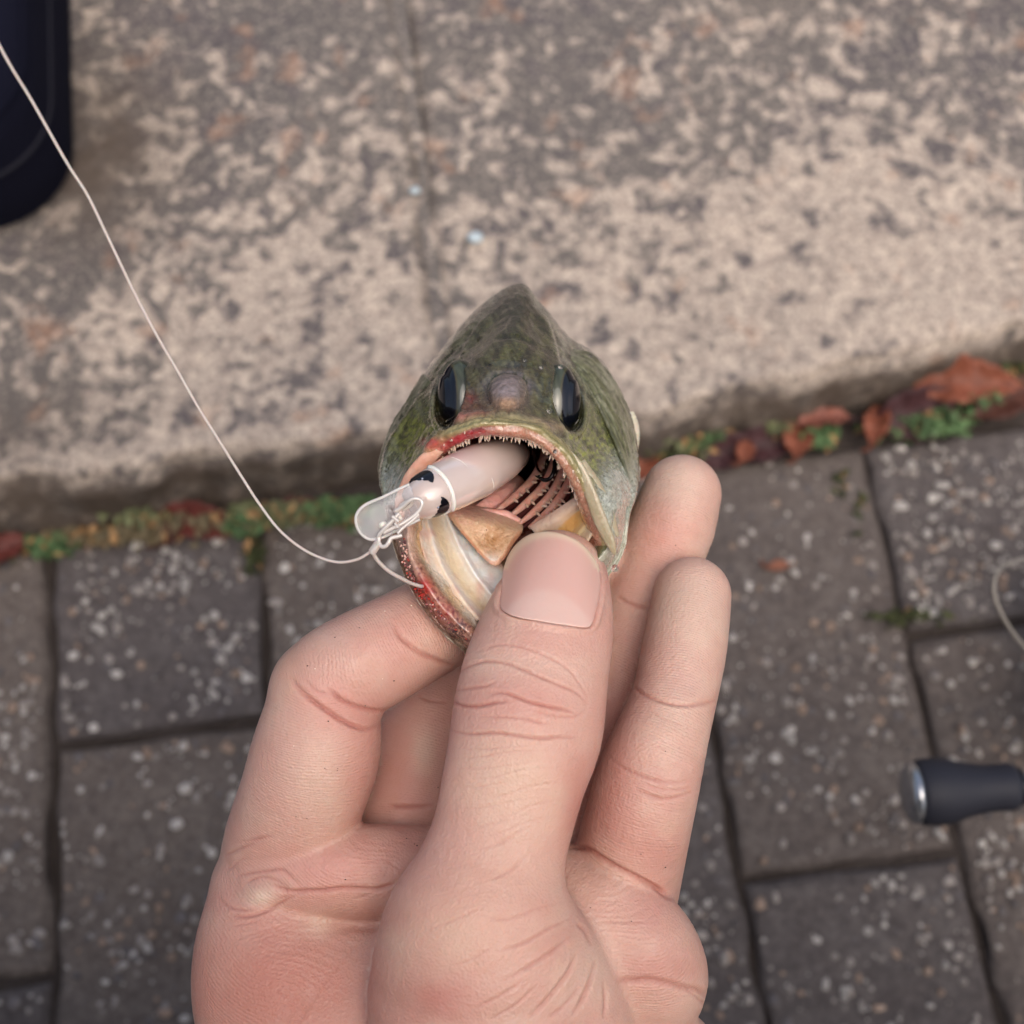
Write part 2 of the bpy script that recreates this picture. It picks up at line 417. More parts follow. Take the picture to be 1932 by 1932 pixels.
leaf(1820, 722, .014, .058, .026, -.12, -.1, .12, OR, 'large orange brown dead leaf under the kerb\'s chipped edge', .35)
leaf(1905, 752, .008, .045, .022, .5, .1, .1, BR, 'brown dead leaf tucked behind the large orange leaf')
leaf(1740, 775, .006, .055, .030, .25, .05, .10, PL, 'large purple brown dead leaf beside the large orange leaf', .5)
leaf(1655, 800, .008, .030, .014, 1.2, .3, .12, OR, 'small orange leaf tip against the large purple brown leaf', -.3)
leaf(1560, 795, .008, .032, .015, .15, .1, .12, lin(140, 88, 74), 'pale orange brown dead leaf pressed against the kerb face', -.4)
leaf(1505, 832, .008, .024, .016, 1.35, .35, .10, OR, 'small upright orange dead leaf at the head of a paver joint', -.2)
leaf(1440, 842, .004, .038, .020, .1, .05, .08, PL, 'dark purple dead leaf lying flat between two small orange leaves', .2)
leaf(1372, 850, .004, .034, .020, .35, .05, .08, PL, 'dark purple dead leaf beside the weeds next to the finger tip', .3)
leaf(1405, 852, .009, .016, .010, 1.2, .3, .10, OR, 'tiny orange leaf scrap between the two dark purple leaves')
leaf(1218, 870, .006, .032, .016, 1.0, .2, .12, OR, 'orange dead leaf half hidden behind the fish\'s gill cover')
leaf(560, 962, .003, .028, .013, .3, .1, .1, BR, 'small brown dead leaf under the weeds near the lure')
leaf(330, 1000, .003, .022, .012, .9, .1, .1, BR, 'small brown dead leaf beside the pale green moss')
leaf(1470, 1068, .002, .012, .006, .2, .1, .1, lin(150, 100, 80), 'tiny tan leaf scrap lying on a paver away from the gutter')

# moss and tiny weeds along the gutter and in a few joints
def clump(spots, seed):
    rng = random.Random(seed); V = []; F = []; Cs = []; o = 0
    for (u, v, su, sv, n, g, z0) in spots:
        for _ in range(n):
            uu = rng.gauss(u, su); vv = rng.gauss(v, sv)
            c = G(uu, vv, z0 + abs(rng.gauss(0, .006)))
            an = rng.uniform(0, 6.28); L_ = rng.uniform(.0016, .0042); wd = L_ * rng.uniform(.35, .7); tl = rng.uniform(-.9, .9)
            x = np.array([math.cos(an), math.sin(an), tl]); y = np.array([-math.sin(an), math.cos(an), rng.uniform(-.4, .4)])
            q = np.array([c - x * L_, c - x * L_ * .2 + y * wd + (0, 0, .0006), c + x * L_, c - x * L_ * .2 - y * wd + (0, 0, .0006), c + (0, 0, .0014)])
            V.append(q); F += [(o, o + 1, o + 4), (o + 1, o + 2, o + 4), (o + 2, o + 3, o + 4), (o + 3, o, o + 4)]; o += 5
            t = rng.random(); base = {0: lin(80, 104, 66), 1: lin(104, 108, 76), 2: lin(110, 98, 74), 3: lin(62, 66, 38)}[g]
            if t < .12: base = lin(150, 116, 78)
            Cs.append(np.tile(base * rng.uniform(.55, 1.3), (5, 1)))
    return np.vstack(V), F, np.vstack(Cs)
spots = [(645, 966, 32, 10, 360, 0, 0), (530, 968, 40, 10, 230, 1, 0), (455, 985, 22, 10, 180, 0, 0), (330, 990, 60, 9, 190, 2, -.002), (210, 1012, 60, 8, 170, 2, -.002), (90, 1030, 24, 10, 150, 0, -.004),
         (270, 975, 30, 8, 130, 1, 0), (1290, 835, 30, 12, 260, 1, .001), (1330, 825, 20, 10, 160, 0, 0), (1470, 806, 18, 8, 90, 1, 0), (1548, 826, 16, 8, 130, 0, 0), (1770, 795, 26, 9, 330, 0, 0),
         (1850, 750, 22, 6, 130, 0, .004), (1900, 700, 25, 12, 180, 3, .002), (1690, 812, 30, 6, 90, 0, -.003), (1240, 850, 20, 10, 160, 3, 0),
         (478, 1040, 9, 16, 130, 3, -.008), (1740, 1162, 45, 5, 150, 3, -.008), (1690, 1172, 10, 6, 60, 3, -.008), (1585, 900, 5, 16, 60, 3, -.008), (1620, 960, 5, 20, 60, 3, -.009)]
V, F, Cs = clump(spots, 4)
tag(put('moss_and_weeds', V, F, mat('moss_leaf', attr=True, rough=.6, spec=.3), cols=Cs, smooth=False), 'green moss and tiny weeds growing in the gutter under the granite kerb', 'moss', kind='stuff')

# dark navy bag standing on the kerb
def bag():
    m = mat('navy_nylon', lin(17, 18, 31), rough=.95, spec=.1, bump=[('noise', 900, .0006, .6)], vary=[(20, .4, (.7, .7, .75))])
    rnd = .045; x1 = -.221; y0 = .354; w, l, h = .26, .30, .075
    pts = []
    for cx, cy, a0 in ((x1 - rnd, y0 + rnd, -90), (x1 - rnd, y0 + l - rnd, 0), (x1 - w + rnd, y0 + l - rnd, 90), (x1 - w + rnd, y0 + rnd, 180)):
        for k in range(9):
            t = math.radians(a0 + k * 90 / 8); pts.append((cx + rnd * math.cos(t), cy + rnd * math.sin(t)))
    pts = np.array(pts); n = len(pts); c = pts.mean(0)
    rows = [(.985, 0), (1, .006), (1.0, .02), (1.0, h - .02), (.985, h - .008), (.955, h - .001), (.90, h + .003), (.5, h + .006), (.02, h + .007)]
    ang = math.radians(8)
    R_ = np.array([[math.cos(ang), -math.sin(ang)], [math.sin(ang), math.cos(ang)]])
    V = []
    for s, z in rows:
        q = c + (pts - c) * s
        q = (q - np.array([x1, y0])) @ R_.T + np.array([x1, y0])
        V.append(np.column_stack([q, np.full(n, KH + .002 + z)]))
    V = np.vstack(V); F = grid_faces(len(rows), n, close_m=True); F.append(tuple(reversed(range(n))))
    root = empty('bag', (x1 - .1, y0 + .1, KH + .002), 'dark navy soft bag with rounded corner standing on the granite kerb', 'bag')
    put('body', V, F, m, parent=root)
    def ringat(z, s, r):
        q = c + (pts - c) * s; q = (q - np.array([x1, y0])) @ R_.T + np.array([x1, y0])
        path = np.column_stack([q, np.full(n, KH + z)]); path = np.vstack([path, path[:1]])
        return sweep(path, r, 6, caps=False)
    v, f = ringat(h - .004, .985, .001); put('piping', v, f, m, parent=root)
    v, f = ringat(h * .55, 1.0, .0012); put('zip', v, f, mat('zip_tape', lin(18, 18, 30), rough=.9), parent=root)
bag()

# ------------------------------------------------------------------ implicit-surface tools (mm, camera axes)
class Field:
    def __init__(s, lo, hi, h):
        s.lo = np.array(lo, float); s.h = h
        s.n = np.ceil((np.array(hi) - s.lo) / h).astype(int) + 1
        s.ax = [s.lo[i] + h * np.arange(s.n[i]) for i in range(3)]
        s.v = np.full(s.n, 20.0, np.float32)
    def box(s, lo, hi):
        a = np.clip(np.floor((np.array(lo) - s.lo) / s.h).astype(int), 0, s.n - 1)
        b = np.clip(np.ceil((np.array(hi) - s.lo) / s.h).astype(int) + 1, 1, s.n)
        return tuple(slice(int(a[i]), int(max(b[i], a[i] + 1))) for i in range(3))
    def tube(s, nodes, k, m=18, flat=1.0, own=None, margin=7.0):
        """smooth-union a tapered tube; nodes are (u, v, d, half width in px)"""
        nd = catmull(np.array(nodes, float), m) if len(nodes) > 2 else np.array(nodes, float)
        c = np.array([P(*q[:3]) for q in nd]); r = nd[:, 3] * nd[:, 2] / FPX
        f = np.array([1, 1, 1 / flat])
        loc = np.full(s.n, 20.0, np.float32) if own is None else own
        B = s.box((c - r[:, None]).min(0) - margin, (c + r[:, None]).max(0) + margin)
        for i in range(len(c) - 1):
            rm = max(r[i], r[i + 1])
            b = s.box(np.minimum(c[i], c[i + 1]) - rm - margin, np.maximum(c[i], c[i + 1]) + rm + margin)
            X, Y, Z = np.meshgrid(*(s.ax[j][b[j]].astype(np.float32) for j in range(3)), indexing='ij', sparse=True)
            a = c[i] * f; ab = (c[i + 1] - c[i]) * f; L2 = ab.dot(ab) + 1e-9
            px, py, pz = X - a[0], Y - a[1], Z * f[2] - a[2]
            t = np.clip((px * ab[0] + py * ab[1] + pz * ab[2]) / L2, 0, 1)
            d = np.sqrt((px - t * ab[0]) ** 2 + (py - t * ab[1]) ** 2 + (pz - t * ab[2]) ** 2) - (r[i] + t * (r[i + 1] - r[i]))
            d = d * (0.5 + 0.5 * flat)
            loc[b] = np.minimum(loc[b], d)
        if own is None: s.join(loc, B, k)
        return loc
    def join(s, loc, B, k):
        a = s.v[B]; b = loc[B]
        h = np.maximum(k - np.abs(a - b), 0) / k
        s.v[B] = np.minimum(a, b) - h * h * k * .25
    def mesh(s):
        v = s.v; n = s.n; ins = v < 0
        act = np.zeros(n - 1, bool); a0 = ins[:-1, :-1, :-1]
        for i in (0, 1):
            for j in (0, 1):
                for k in (0, 1):
                    act |= ins[i:n[0] - 1 + i, j:n[1] - 1 + j, k:n[2] - 1 + k] != a0
        I = np.argwhere(act); idx = np.full(n - 1, -1, np.int32); idx[act] = np.arange(len(I))
        acc = np.zeros((len(I), 3)); cnt = np.zeros(len(I))
        corner = {}
        for i in (0, 1):
            for j in (0, 1):
                for k in (0, 1): corner[i, j, k] = v[I[:, 0] + i, I[:, 1] + j, I[:, 2] + k]
        for ax in range(3):
            o = [q for q in range(3) if q != ax]
            for p in (0, 1):
                for q in (0, 1):
                    c0 = [0, 0, 0]; c0[o[0]] = p; c0[o[1]] = q; c1 = list(c0); c1[ax] = 1
                    A, B = corner[tuple(c0)], corner[tuple(c1)]
                    x = (A < 0) != (B < 0); t = np.where(x, A / np.where(x, A - B, 1), 0)
                    pos = np.tile(np.array(c0, float), (len(I), 1)); pos[:, ax] = t
                    acc += pos * x[:, None]; cnt += x
        V = (I + acc / cnt[:, None]) * s.h + s.lo
        Fs = []
        for ax in range(3):
            sl0 = [slice(1, -1)] * 3; sl0[ax] = slice(0, -1); sl1 = list(sl0); sl1[ax] = slice(1, None)
            A = ins[tuple(sl0)]; B = ins[tuple(sl1)]
            E_ = np.argwhere(A != B); E_ = E_ + np.array([1 if q != ax else 0 for q in range(3)])
            o1, o2 = (ax + 1) % 3, (ax + 2) % 3
            d1 = np.zeros(3, int); d1[o1] = 1; d2 = np.zeros(3, int); d2[o2] = 1
            q = [idx[tuple((E_ - x).T)] for x in (d1 * 0, d1, d1 + d2, d2)]
            Q = np.stack(q, 1); flip = ins[tuple(E_.T)]
            Q[~flip] = Q[~flip][:, ::-1]; Fs.append(Q)
        return V, np.vstack(Fs)
def edges_of(F):
    e = np.vstack([F[:, [i, (i + 1) % F.shape[1]]] for i in range(F.shape[1])])
    return np.unique(np.sort(e, 1), axis=0)
def relax(V, E_, it, lam=.5):
    deg = np.bincount(E_.ravel(), minlength=len(V)).astype(float)
    for _ in range(it):
        S = np.zeros_like(V)
        for c in range(3):
            S[:, c] = np.bincount(E_[:, 0], V[E_[:, 1], c], len(V)) + np.bincount(E_[:, 1], V[E_[:, 0], c], len(V))
        V = V + lam * (S / deg[:, None] - V)
    return V
def vnormals(V, F):
    n = np.cross(V[F[:, 2]] - V[F[:, 0]], V[F[:, 3 if F.shape[1] > 3 else 1]] - V[F[:, 1 if F.shape[1] > 3 else 0]])
    N = np.zeros_like(V)
    for k in range(F.shape[1]):
        for c in range(3): N[:, c] += np.bincount(F[:, k], n[:, c], len(V))
    return N / (np.linalg.norm(N, axis=1)[:, None] + 1e-12)
class Skin:
    """a mesh in camera axes that creases and colour can be worked into, seen from the photographer's side"""
    def __init__(s, V, F, cell=5.0, tol=2.2):
        s.V, s.F = V, F; s.N = vnormals(V, F); s.refresh(cell, tol)
        s.red = np.zeros(len(V))
    def refresh(s, cell=5.0, tol=2.2):
        u, v, d = PX(s.V); s.u, s.v, s.d = u, v, d
        iu = np.clip((u / cell).astype(int), -200, 800) + 200; iv = np.clip((v / cell).astype(int), -200, 800) + 200
        zb = np.full((1002, 1002), 1e9); np.minimum.at(zb, (iu, iv), d)
        view = -s.V / np.linalg.norm(s.V, axis=1)[:, None]
        s.front = (d < zb[iu, iv] + tol) & ((s.N * view).sum(1) > -.1)
    def dist(s, line, pad):
        L = np.array(line, float)
        if len(L) > 2: L = catmull(L, len(L) * 6)
        m = s.front & (s.u > L[:, 0].min() - pad) & (s.u < L[:, 0].max() + pad) & (s.v > L[:, 1].min() - pad) & (s.v < L[:, 1].max() + pad)
        ix = np.nonzero(m)[0]
        if len(ix) == 0: return ix, np.zeros(0), np.zeros(0), np.zeros(0)
        p = np.stack([s.u[ix], s.v[ix]], 1); best = np.full(len(ix), 1e9); tt = np.zeros(len(ix)); side = np.zeros(len(ix))
        for i in range(len(L) - 1):
            a, ab = L[i], L[i + 1] - L[i]; l2 = ab.dot(ab) + 1e-9
            t = np.clip(((p - a) @ ab) / l2, 0, 1); q = p - a - t[:, None] * ab; dd = np.hypot(q[:, 0], q[:, 1])
            b = dd < best; best[b] = dd[b]; tt[b] = (i + t[b]) / (len(L) - 1); side[b] = np.sign(ab[0] * q[b, 1] - ab[1] * q[b, 0])
        return ix, best, tt, side
    def crease(s, line, w=4, depth=.5, bulge=.25, red=.5, taper=.25, dr=None):
        ix, dd, t, sd_ = s.dist(line, w * 7)
        if dr is not None:
            k = (s.d[ix] > dr[0]) & (s.d[ix] < dr[1]); ix, dd, t = ix[k], dd[k], t[k]
        e = np.clip(np.minimum(t, 1 - t) / taper, 0, 1) ** .7 if taper > 0 else 1
        g = np.exp(-(dd / w) ** 2); g2 = np.exp(-(dd / (w * 3.2)) ** 2)
        depth = depth * .85; w = w * (.72 if w < 4 else .85)
        s.V[ix] += s.N[ix] * ((-depth * (1 + bulge) * g + depth * bulge * g2) * e)[:, None]
        s.red[ix] = np.maximum(s.red[ix], red * e * np.exp(-(dd / (w * 1.05)) ** 2))
    def blob(s, u, v, ru, rv, h):
        g = np.exp(-((s.u - u) / ru) ** 2 - ((s.v - v) / rv) ** 2) * s.front
        s.V += s.N * (h * g)[:, None]
    def spot(s, u, v, ru, rv, rot=0):
        c, q = math.cos(rot), math.sin(rot); x, y = s.u - u, s.v - v
        return np.exp(-((x * c + y * q) / ru) ** 2 - ((-x * q + y * c) / rv) ** 2) * s.front

# ------------------------------------------------------------------ the hand
fl = Field((-78, -150, -292), (54, 22, -176), 0.48)
# palm and the wrist that runs out of the picture
fl.tube([(600, 1735, 250, 118), (880, 1740, 254, 125), (1120, 1745, 246, 115)], 8, flat=.8)
fl.tube([(640, 1960, 246, 190), (900, 1980, 246, 190), (1110, 1980, 240, 170)], 12, flat=.75)
PAD1 = [(470, 1668, 242, 70), (525, 1655, 235.5, 80), (620, 1645, 233, 86), (760, 1648, 236, 90), (900, 1660, 242, 90)]
PAD2 = [(1070, 1695, 232, 100), (1130, 1735, 229, 112), (1190, 1785, 228, 118), (1222, 1830, 229, 112), (1230, 1860, 231, 100)]
PAD3 = [(1090, 1975, 233, 130), (1190, 1998, 232, 125), (1254, 2010, 232, 108)]
fl.tube([(860, 2300, 240, 300), (900, 2700, 240, 330)], 25, flat=.72)
fl.tube([(900, 1990, 236, 260), (870, 2300, 240, 300)], 25, flat=.72)
# first web between index knuckle and thumb
fl.tube([(505, 1700, 240, 112), (528, 1810, 236, 158), (560, 1930, 234, 178), (640, 2060, 232, 200)], 8, flat=.9)
fl.tube([(540, 1850, 240, 120), (720, 1880, 236, 140), (860, 1910, 230, 150)], 10, flat=.9)
# little, ring, middle, index fingers
pinky = [(1306, 1124, 246, 73), (1292, 1220, 240, 79), (1275, 1305, 235, 79), (1252, 1380, 231, 86), (1226, 1460, 229, 97), (1206, 1540, 230, 101), (1190, 1610, 234, 103), (1180, 1690, 243, 98)]
ring = [(1286, 932, 262, 74), (1262, 1005, 260, 82), (1232, 1080, 259, 74), (1200, 1160, 258, 76), (1160, 1300, 254, 88), (1112, 1450, 250, 86), (1062, 1600, 248, 84), (1040, 1680, 250, 84)]
middle = [(1130, 1052, 262, 70), (1080, 1085, 264, 78), (960, 1175, 266, 84), (850, 1280, 263, 92), (802, 1380, 258, 98), (776, 1480, 255, 102), (755, 1590, 252, 98), (750, 1680, 254, 95)]
index2 = [(602, 1294, 232, 90), (640, 1272, 232, 97), (690, 1248, 233, 99), (760, 1210, 236, 95), (830, 1172, 241, 92), (920, 1125, 247, 86), (1000, 1085, 251, 74)]
index1 = [(525, 1690, 250, 112), (540, 1600, 242, 119), (572, 1500, 235, 119), (592, 1435, 233, 121), (604, 1380, 232, 115), (606, 1330, 231, 98)]
fl.tube(ring, 2.0)
fl.tube(pinky, 1.6)
fl.tube(middle, 1.6)
fl.tube(index1, 2.0)
fl.tube(PAD1, 1.0); fl.tube(PAD2, 1.0); fl.tube(PAD3, 2.0)
fl.tube(index2, 2.2)
# thumb
thumb = [(1049, 1098, 231, 99), (1045, 1140, 229, 110), (1030, 1200, 226, 127), (1012, 1265, 223, 137), (1002, 1320, 221, 142), (992, 1385, 219, 143), (976, 1450, 216.5, 135), (957, 1530, 215.5, 130), (938, 1600, 215, 132), (918, 1680, 214, 148), (905, 1760, 213, 178), (912, 1850, 214.5, 208)]
fl.tube(thumb, 1.4, m=30, flat=.78)
fl.tube([(905, 1790, 215, 188), (925, 1880, 216.5, 228), (945, 1960, 219, 250), (950, 2080, 224, 270)], 2.5, flat=.66)
HV, HF = fl.mesh(); del fl
HE = edges_of(HF)
HV = relax(HV, HE, 4)
hand = Skin(HV, HF)
# soft forms: pads, knuckles, hollows
for b in [(1290, 960, 50, 60, .9), (1300, 1150, 50, 60, .5), (1240, 1250, 60, 30, .25), (1225, 1390, 60, 40, .4), (585, 1450, 70, 70, .7), (690, 1225, 70, 60, .6), (1165, 1660, 60, 40, .6),
          (1240, 1790, 60, 50, .5), (980, 1340, 90, 50, .5), (1000, 1250, 90, 30, -.25), (965, 1520, 80, 90, -.4), (490, 1692, 30, 20, .9), (650, 1625, 80, 35, .7), (560, 1760, 120, 40, -.5), (790, 1460, 60, 60, .6)]:
    hand.blob(*b)
hand.N = vnormals(hand.V, HF); hand.refresh()
def z8(pts): return [(849.1 + x * .3418, 943.4 + y * .3418) for x, y in pts]
def z2(pts): return [(330.2 + x * .5615, 943.4 + y * .5615) for x, y in pts]
def z5(pts): return [(471.7 + x * .3028, 1037.7 + y * .3028) for x, y in pts]      # index finger close-up
def z3(pts): return [(358.5 + x * .23438, 1509.4 + y * .23438) for x, y in pts]    # web close-up
def z4(pts): return [(698.1 + x * .35158, 1509.4 + y * .35158) for x, y in pts]    # thumb base close-up
CR = []
def C(line, w=4, depth=.5, bulge=.25, red=.5, taper=.25, dr=None): CR.append((line, w, depth, bulge, red, taper, dr))
T_ = (180, 236)
# thumb knuckle wrinkles
C(z8([(20, 985), (90, 925), (200, 890), (330, 908), (470, 965), (600, 1020), (700, 1065), (765, 1135)]), 3.2, .26, .4, .5, dr=T_)
C(z8([(140, 840), (260, 800), (400, 812), (550, 870), (650, 930), (720, 1020), (765, 1110)]), 3.0, .16, .3, .3, dr=T_)
C(z8([(-10, 1100), (60, 1132), (150, 1137), (230, 1122), (330, 1110)]), 3.4, .34, .4, .7, dr=T_)
C(z8([(210, 1065), (300, 1065), (360, 1085), (430, 1112), (520, 1135), (620, 1155), (705, 1180)]), 3.4, .38, .4, .7, dr=T_)
C(z8([(0, 1060), (120, 1037), (200, 1025), (265, 1000)]), 3, .2, .3, .45, dr=T_)
C(z8([(140, 1195), (300, 1198), (400, 1205), (480, 1225), (570, 1240)]), 2.8, .18, .3, .35, dr=T_)
C(z8([(-10, 1268), (100, 1290), (250, 1285), (350, 1297), (480, 1315), (600, 1310), (710, 1310)]), 3.2, .30, .4, .6, dr=T_)
C(z8([(430, 1150), (560, 1190), (680, 1195), (760, 1150)]), 2.8, .14, .3, .3, dr=T_)
for i, (x0, y0, x1, y1) in enumerate([(20, 1365, 560, 1345), (0, 1430, 620, 1375), (30, 1480, 500, 1440), (120, 1545, 640, 1470), (40, 1580, 380, 1545), (200, 1650, 640, 1550), (60, 1700, 420, 1650), (260, 1760, 640, 1640), (100, 1800, 420, 1740), (220, 1850, 600, 1740)]):
    mx, my = (x0 + x1) / 2, (y0 + y1) / 2 + 12 * (-1) ** i
    C(z8([(x0, y0), ((x0 + mx) / 2, (y0 + my) / 2 + 8), (mx, my), (x1, y1)]), 2.4, .10, .3, .16, taper=.4, dr=T_)
# wrinkles over the ball of the thumb
for i, (pts, w, dp) in enumerate([([(560, 270), (700, 230), (860, 140)], 3, .14), ([(640, 430), (760, 370), (860, 280)], 3, .16), ([(540, 600), (720, 640), (900, 580), (1060, 540)], 3, .12), ([(660, 820), (820, 770), (960, 690), (1080, 630)], 3.4, .2),
                     ([(700, 980), (860, 890), (980, 810), (1090, 720)], 3.6, .30), ([(850, 1175), (960, 1060), (1060, 930), (1110, 820)], 4.2, .5), ([(1080, 1170), (1140, 1070), (1185, 960), (1215, 850)], 4.5, .5), ([(950, 1180), (1050, 1090), (1130, 1000)], 3.2, .22),
                     ([(560, 1120), (700, 1050), (840, 960)], 3.4, .2), ([(1100, 660), (1150, 700), (1190, 790)], 4, .25), ([(420, 900), (560, 850), (700, 760)], 3, .12), ([(300, 700), (460, 640), (620, 560)], 3, .1), ([(640, 1180), (780, 1100), (900, 990)], 3.2, .2), ([(1250, 1180), (1262, 1080), (1250, 960)], 4, .3)]):
    C(z4(pts), w, dp, .4, .4 if dp > .19 else .2, taper=.35, dr=(180, 236))
def refine(V, F, N, sel):
    M = len(V); ed = np.stack([F, np.roll(F, -1, 1)], 2); key = np.minimum(ed[..., 0], ed[..., 1]).astype(np.int64) * M + np.maximum(ed[..., 0], ed[..., 1])
    ks = np.unique(key[sel]); a, b = ks // M, ks % M
    pos = np.searchsorted(ks, key); pos = np.minimum(pos, len(ks) - 1); hit = ks[pos] == key
    fc = np.nonzero(sel)[0]
    V2 = np.vstack([V, (V[a] + V[b]) / 2, V[F[fc]].mean(1)]); N2 = np.vstack([N, N[a] + N[b], N[F[fc]].mean(1)]); N2 /= np.linalg.norm(N2, axis=1)[:, None] + 1e-12
    mid = M + pos[fc]; cn = M + len(ks) + np.arange(len(fc)); f = F[fc]
    Qs = [np.stack([f[:, i], mid[:, i], cn, mid[:, (i - 1) % 4]], 1) for i in range(4)]
    plain = ~sel & ~hit.any(1); Qs.append(F[plain]); poly = []
    for i in np.nonzero(~sel & hit.any(1))[0]:
        q = []
        for k in range(4):
            q.append(int(F[i, k]))
            if hit[i, k]: q.append(int(M + pos[i, k]))
        poly.append(tuple(q))
    return V2, np.vstack(Qs), poly, N2
# nail surround: the fold round the thumbnail
NAIL = [(951, 1070), (946, 1108), (943, 1143), (958, 1158), (982, 1166), (1012, 1171), (1041, 1176), (1075, 1181), (1102, 1184), (1116, 1178), (1126, 1146), (1132, 1114), (1133, 1080)]
# index finger
I_ = (205, 262)
C(z5([(245, 780), (300, 860), (390, 940), (500, 1015), (590, 1070), (670, 1105), (740, 1115), (830, 1080)]), 5.0, .85, .35, .9, taper=.3, dr=I_)
C(z5([(340, 800), (420, 880), (500, 900)]), 3.2, .25, .3, .4, dr=I_)
C(z5([(480, 850), (530, 905), (600, 950), (700, 985), (800, 1003), (890, 995)]), 4.5, .6, .35, .8, dr=I_)
C(z5([(900, 450), (930, 530), (980, 580), (1060, 640), (1150, 680), (1230, 710), (1300, 720)]), 5, .6, .35, .75, dr=I_)
C(z3([(400, 340), (500, 325), (600, 305), (680, 285)]), 4, .3, .35, .5, taper=.4, dr=I_)
C(z3([(280, 450), (360, 410), (450, 375), (560, 330)]), 3.4, .3, .3, .5, dr=I_)
# palm lines and the puckered fold at the web
C(z3([(350, 620), (480, 590), (620, 570), (740, 560), (800, 610), (900, 715)]), 3.6, .35, .35, .6, dr=I_)
C(z3([(430, 690), (500, 640), (600, 620), (700, 650), (800, 700)]), 3.2, .3, .3, .5, dr=I_)
C(z3([(640, 670), (730, 710), (830, 735), (930, 732), (1060, 728), (1200, 712), (1350, 712), (1500, 715), (1600, 690), (1700, 655)]), 4.2, .6, .35, .8, taper=.15, dr=I_)
C(z3([(930, 735), (820, 780), (720, 840), (620, 890), (500, 930), (400, 935), (330, 920)]), 3.8, .4, .35, .6, dr=I_)
C(z3([(220, 770), (300, 850), (400, 880), (520, 890)]), 3.2, .25, .3, .45, dr=I_)
C(z3([(280, 560), (340, 540), (400, 490), (480, 460)]), 3.0, .2, .3, .35, dr=I_)
C(z3([(700, 800), (780, 770), (860, 745)]), 2.6, .2, .3, .4, dr=I_)
C(z3([(330, 1020), (460, 990), (590, 960)]), 2.8, .15, .3, .3, dr=I_)
C(z3([(1300, 800), (1420, 765), (1500, 730), (1640, 690)]), 2.8, .2, .3, .35, dr=I_)
C(z3([(1390, 500), (1560, 480), (1660, 540), (1700, 560)]), 3, .15, .3, .3, dr=I_)
for i in range(12):                                            # fine parallel folds of the web skin
    x0 = 560 + 70 * i; y0 = 1050 - 22 * i + (i % 3) * 30
    C(z3([(x0 - 220, y0 + 90), (x0 - 60, y0 + 30), (x0 + 120, y0 - 40)]), 2.4, .10, .3, .15, taper=.45, dr=I_)
# middle, ring and little finger
C(z5([(850, 1585), (940, 1600), (1060, 1598), (1160, 1585)]), 4.5, .5, .35, .8, dr=(225, 275))
C(z5([(1040, 905), (1120, 940), (1240, 950)]), 3.5, .35, .3, .6, dr=(225, 275))
C(z8([(910, 520), (960, 555), (1010, 575), (1065, 592), (1120, 597)]), 4.0, .4, .35, .7, dr=(235, 275))
C(z8([(1000, 1025), (1080, 1078), (1200, 1120), (1330, 1132), (1475, 1108)]), 4.2, .42, .35, .6, taper=.12, dr=(205, 255))
C(z8([(860, 1405), (960, 1480), (1080, 1530), (1200, 1557), (1340, 1550)]), 3.8, .35, .35, .5, dr=(200, 250))
C(z8([(1020, 1595), (1120, 1640), (1220, 1648), (1350, 1608)]), 3.8, .35, .35, .5, dr=(200, 250))
C(z8([(1030, 1555), (1140, 1590), (1250, 1600), (1340, 1580)]), 3.0, .2, .3, .35, dr=(200, 250))
C(z8([(1090, 1150), (1180, 1210), (1290, 1240)]), 2.6, .12, .3, .2, dr=(205, 255))
C(z4([(1080, 245), (1160, 260), (1240, 310), (1340, 370), (1440, 420), (1540, 475), (1620, 535)]), 5.5, .9, .35, .9, taper=.12, dr=(195, 260))
C(z4([(1315, 962), (1400, 970), (1500, 965), (1600, 985), (1690, 1010), (1760, 1020), (1820, 1060)]), 7, .5, .3, .6, taper=.12, dr=(190, 260))
C(z4([(1690, 1010), (1780, 1080), (1850, 1150)]), 3.5, .3, .3, .45, dr=(190, 260))
C(z4([(1250, 650), (1400, 655), (1560, 650)]), 2.6, .12, .3, .25, dr=(190, 260))
for i in range(7):
    C(z4([(1260 + 10 * i, 870 + 16 * i - 60), (1400, 820 + 18 * i - 40), (1560, 800 + 20 * i - 40)]), 2.4, .07, .3, .1, taper=.45, dr=(190, 260))
near = np.zeros(len(hand.V), bool)
for c in CR + [(NAIL, 5)]:
    ix, dd, t, sd_ = hand.dist(c[0], 26); near[ix[dd < max(3.2 * c[1], 12)]] = True
fsel = near[HF].any(1)
V2, HF2, HPOLY, N2 = refine(hand.V, HF, hand.N, fsel)
fr = hand.front; hand.V = V2; hand.N = N2; hand.red = np.zeros(len(V2)); hand.F = HF2; hand.refresh()
for (ln_, w_, dp_, bu_, rd_, tp_, dr_) in CR: hand.crease(ln_, w_, dp_ * (.8 if dr_ != T_ else 1.1), bu_, rd_ * (.8 if dr_ != T_ else 1.1), tp_, dr_)
ix, dd, t, sd_ = hand.dist(NAIL, 40)
hand.V[ix] += hand.N[ix] * (.50 * np.exp(-((dd - 6) / 7) ** 2) * (sd_ > 0) * np.clip(np.minimum(t, 1 - t) * 6, 0, 1) - .18 * np.exp(-(dd / 3) ** 2))[:, None]
hand.red[ix] = np.maximum(hand.red[ix], .2 * np.exp(-(dd / 3) ** 2))
HF = HF2.tolist() + HPOLY
hand.refresh()
